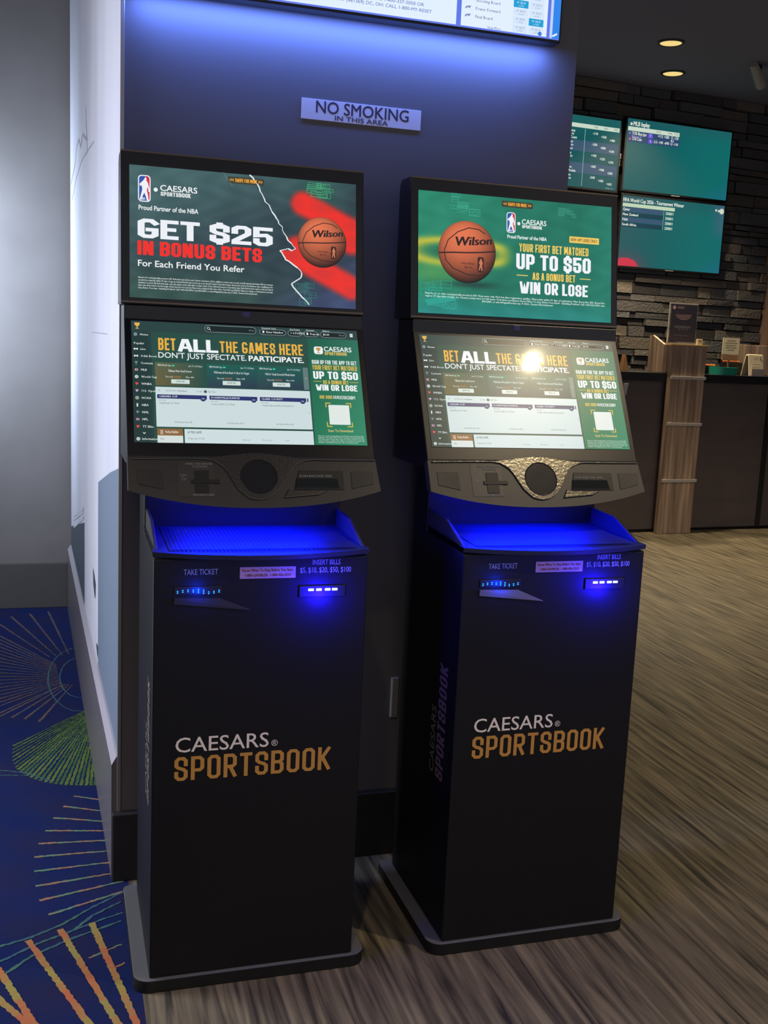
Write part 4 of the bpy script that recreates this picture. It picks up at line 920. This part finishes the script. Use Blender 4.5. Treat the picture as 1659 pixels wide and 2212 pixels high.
for k, (s, off, z, l, rz, lab) in enumerate(((.225, .17, 1.545, .11, .05, 'orange pencil resting beside the teal tray next to the podium'), (.66, .40, 1.586, .17, -.05, 'longer orange pencil lying on the black desk organizer'))):
    pe = bempty('orange_pencil', s, off, z); pe.rotation_euler = (0, 0, TH+rz)
    b = MB(); b.tube([(-l/2, 0, 0), (l/2, 0, 0)], .009, 6); b.build('barrel', mat('orange_lacquer', (226, 116, 52), 0.45), pe)
    b = MB(); b.tube([(l/2, 0, 0), (l/2+.02, 0, 0)], [.008, .001], 6); b.build('tip', mat('pale_wood_tip', (214, 180, 130), 0.7), pe)
    tag(pe, lab, 'pencil', 'pencils on the counter')
b = MB(); b.box((-.10, -.05, 0), (.02, .05, .083)); o = b.build('slip_holder', M_DARK, bevel=.003); o.location = back(.27, .29, 1.462); o.rotation_euler = (0, 0, TH)
tag(o, 'low black slip holder behind the teal tray, touching the podium', 'holder')
b = MB(); b.box((-.19, 0, 0), (.55, .02, .29)); b.box((-.19, 0, 0), (-.17, .10, .29)); o = b.build('wood_screen', m_plank, bevel=.003); o.location = back(.98, .48, 1.462); o.rotation_euler = (0, 0, TH)
tag(o, 'barnwood screen board on the counter at the right edge', 'screen')
b = MB(); b.prism([(-.035, 0), (.035, 0), (.004, .13), (-.012, .145)], 0, .05, axis='Y'); o = b.build('tan_wedge', mat('tan_wood', (176, 130, 84), 0.6), bevel=.002); o.location = back(-.745, .10, 1.462); o.rotation_euler = (0, 0, TH)
tag(o, 'small tan pointed wedge on the counter beside the right kiosk', 'wedge')
b = MB(); b.prism([(-.028, .105), (.030, .108), (.012, .0), (-.008, .0)], -.012, 0, axis='Y'); o = b.build('pale_bracket', mat('pale_bracket_paint', (150, 152, 165), 0.6), bevel=.002); o.location = back(-.77, .045, 1.252); o.rotation_euler = (0, 0, TH)
tag(o, 'pale tapered bracket under the counter edge beside the right kiosk', 'bracket')

# wall of screens over the counter
def board(s0, s1, z0, z1, paint, label):
    r = bempty('odds_screen', (s0+s1)/2, 1.20, (z0+z1)/2); W, H = s1-s0, z1-z0
    b = MB(); b.box((-W/2-.018, .002, -H/2-.02), (W/2+.018, .055, H/2+.018)); h = b.build('screen_housing', mat('screen_black', (16, 16, 20), 0.4), r, bevel=.003)
    b = MB(); b.box((-.2, .055, -.15), (.2, .10, .15)); b.build('mount', M_DARK, r)
    b = MB(); S = Screen(b, (-W/2, .0015, H/2), (1, 0, 0), (0, 0, 1), W, H, .0008); paint(S); b.build('screen_picture', M_TV, h, colors=True)
    b = MB(); b.box((-.05, -.002, -H/2-.016), (.05, .002, -H/2-.008)); b.build('maker_badge', mat('badge_silver', (170, 170, 170), 0.3, 0.5), h)
    tag(r, label, 'screen', 'odds screens on the stone wall')
WT = (226, 236, 224)
def tealbg(u, v):
    b = mixc((14, 92, 94), (16, 104, 102), sstep(u, .2, .9)); b = b+(np.asarray((34, 86, 92))-b)*(.6*(1-sstep(v, .0, .25)))[:, None]
    return b+(np.asarray((36, 100, 140))-b)*(.5*sstep(u+v, 1.65, 2.0))[:, None]
def p_b(S):
    S.grid(24, 14, tealbg); S.D(.034, .075, .014, (230, 200, 200), 2); S.T('MLB Inplay', .052, .204, .095, .058, WT, bold=.02)
    S.R(.006, .112, .49, .170, (200, 216, 200), 2)
    for t, u in (('RUN LINE', .27), ('ML', .385), ('TOTAL', .44)): S.T(t, u, u+.04, .152, .026, (60, 90, 80))
    S.R(.010, .175, .495, .325, (44, 70, 108), 2); S.R(.197, .180, .238, .240, (110, 90, 220), 3); S.R(.202, .258, .240, .315, (100, 80, 210), 3)
    S.D(.026, .205, .012, (120, 110, 190), 3); S.D(.028, .285, .012, (200, 90, 120), 3)
    S.T('TOR Blue Jays', .045, .18, .222, .040, WT, bold=.01); S.T('Bottom 9', .046, .13, .258, .026, (190, 170, 250)); S.T('CHI Cubs', .05, .138, .298, .040, WT, bold=.01)
    S.T('T', .212, .222, .222, .032, WT, lay=4); S.T('2', .215, .225, .300, .032, WT, lay=4)
    S.T('+112', .286, .335, .214, .036, WT, bold=.01); S.T('+280', .345, .393, .214, .036, WT, bold=.01); S.T('O -120', .412, .482, .214, .036, WT, bold=.01); S.T('8.5', .412, .44, .256, .034, WT, bold=.01)
    S.T('-2.5', .247, .285, .300, .036, WT, bold=.01); S.T('-140', .295, .338, .300, .036, WT, bold=.01); S.T('-690', .350, .396, .300, .036, WT, bold=.01); S.T('U -110', .412, .482, .300, .036, WT, bold=.01)
def p_c(S):
    def bg(u, v):
        b = tealbg(u, v); b = b+(np.asarray((44, 84, 92))-b)*(.6*(1-sstep(u, .0, .5)))[:, None]
        b = b+(np.asarray((70, 96, 120))-b)*(.7*sstep(u, .82, 1.0)*(1-sstep(v, .3, .6)))[:, None]
        return b+(np.asarray((200, 46, 70))-b)*(.45*np.exp(-((u-.09)/.16)**2-((v-1.0)/.16)**2))[:, None]
    S.grid(24, 14, bg); S.T('FIFA World Cup 2026 - Tournament Winner', .005, .591, .088, .050, WT, bold=.016)
    S.R(.004, .108, .504, .158, (190, 210, 180), 2)
    for i, t in enumerate(('Qatar', 'New Zealand', 'Haiti', 'South Africa')):
        v = .165+.071*i; S.R(.005, v, .395, v+.062, (52, 82, 112) if i % 2 == 0 else (14, 60, 76), 2)
        S.T(t, .010, None, v+.046, .034, WT, bold=.016); S.T('2500/1', .418, .492, v+.052, .036, WT, bold=.014)
    S.R(.398, .165, .401, .44, (150, 180, 180), 2)
    S.P([(0, 1), (0, .90), (.03, .885), (.09, .880), (.13, .90), (.155, .915), (.18, .96), (.19, .995)], (204, 52, 74), 2)
    S.D(.972, .085, .028, (206, 214, 196), 2); S.D(.942, .083, .012, (206, 214, 196), 2); S.D(.915, .077, .012, (206, 214, 196), 2)
def p_a(S):
    S.grid(24, 14, lambda u, v: mixc((28, 94, 94), (16, 84, 88), sstep(v, 0, .4)))
    S.R(0, .110, .99, .168, (200, 216, 200), 2)
    for t, u in (('WIN', .76), ('DRAW', .85), ('WIN', .94)): S.T(t, u, u+.035, .152, .026, (60, 90, 80))
    nm = [('Germany', 'Ivory Coast'), ('Ecuador', 'Curacao'), ('Tunisia', 'Japan'), ('Spain', 'Saudi Arabia'), ('Belgium', 'Iran')]
    od = [('-110', '+245', '+400'), ('-1200', '+800', '+2100'), ('+105', '+235', '+270'), ('-1600', '+900', '+2600'), ('-240', '+350', '+625')]
    for i in range(5):
        v = .19+.155*i
        if i % 2: S.R(0, v, .99, v+.15, (60, 88, 112), 2)
        S.T(nm[i][0], .50, None, v+.045, .034, WT, bold=.012); S.T('6/21 | 1:00 PM', .50, .585, v+.092, .026, WT, bold=.012); S.T(nm[i][1], .50, None, v+.138, .032, WT, bold=.012)
        for k in range(3): S.T(od[i][k], .752+.078*k, .752+.078*k+.046, v+.052+.034*k, .032, WT, bold=.014)
    S.R(.682, .18, .687, .98, (130, 170, 170), 3); S.T('WORLD CUP', .90, .97, .985, .02, (160, 190, 190), res=1)
board(-.180, 1.071, 3.203, 3.868, p_b, 'teal wall screen headed MLB Inplay, upper right on the stone wall')
board(-.171, 1.067, 2.472, 3.148, p_c, 'teal wall screen headed FIFA World Cup, below the MLB Inplay screen')
board(-1.51, -.256, 3.175, 3.83, p_a, 'banded odds wall screen half hidden behind the dark wall edge')

# ceiling lamps
def downlight(x, y, energy, rad, label):
    r = empty('ceiling_downlight', (x, y, 4.2))
    b = MB(); b.lathe([(.088, 0), (.112, 0), (.112, -.010), (.095, -.014), (.088, -.006)], (0, 0, 0), 40); b.build('trim_ring', mat('dark_trim_ring', (70, 62, 44), 0.4, 0.4), r, smooth=False)
    b = MB(); b.lathe([(.089, -.004), (.089, -.009), (.001, -.0115)], (0, 0, 0), 40); b.build('diffuser', mat('warm_diffuser', (60, 50, 30), 0.5, emit=(255, 224, 140), estr=EM), r)
    light('downlight_beam', 'SPOT', (0, 0, -.03), energy, WARM, None, spot=math.radians(110), blend=.7, radius=rad, parent=r)
    tag(r, label, 'ceiling light', 'recessed ceiling lights')
EM = .9
labs = ['lit ceiling downlight in front of the kiosks, mirrored in the right touch screen', 'nearer of the two lit round downlights above the counter', 'farther of the two lit round downlights above the counter', 'lit ceiling downlight over the open floor right of the kiosks', 'added unseen ceiling downlight behind the viewer facing the left kiosk']  # the last one is unseen, added to brighten the left kiosk and wall
for ((x, y), e_, rd_), lb in zip(DOWN, labs):
    downlight(x, y, e_, rd_, lb)
sp = empty('track_spotlight', (5.80, 5.70, 4.2), .6)
b = MB(); b.box((-.02, -.02, -.06), (.02, .02, 0)); b.build('mount_stem', M_DARK, sp)
b = MB(); b.tube([(-.14, 0, -.02), (-.02, 0, -.085), (.10, 0, -.15)], [.035, .045, .05], 14); b.build('lamp_barrel', mat('grey_lamp_barrel', (150, 148, 142), 0.4), sp)
tag(sp, 'small grey track spotlight on the ceiling at the right edge', 'spotlight')
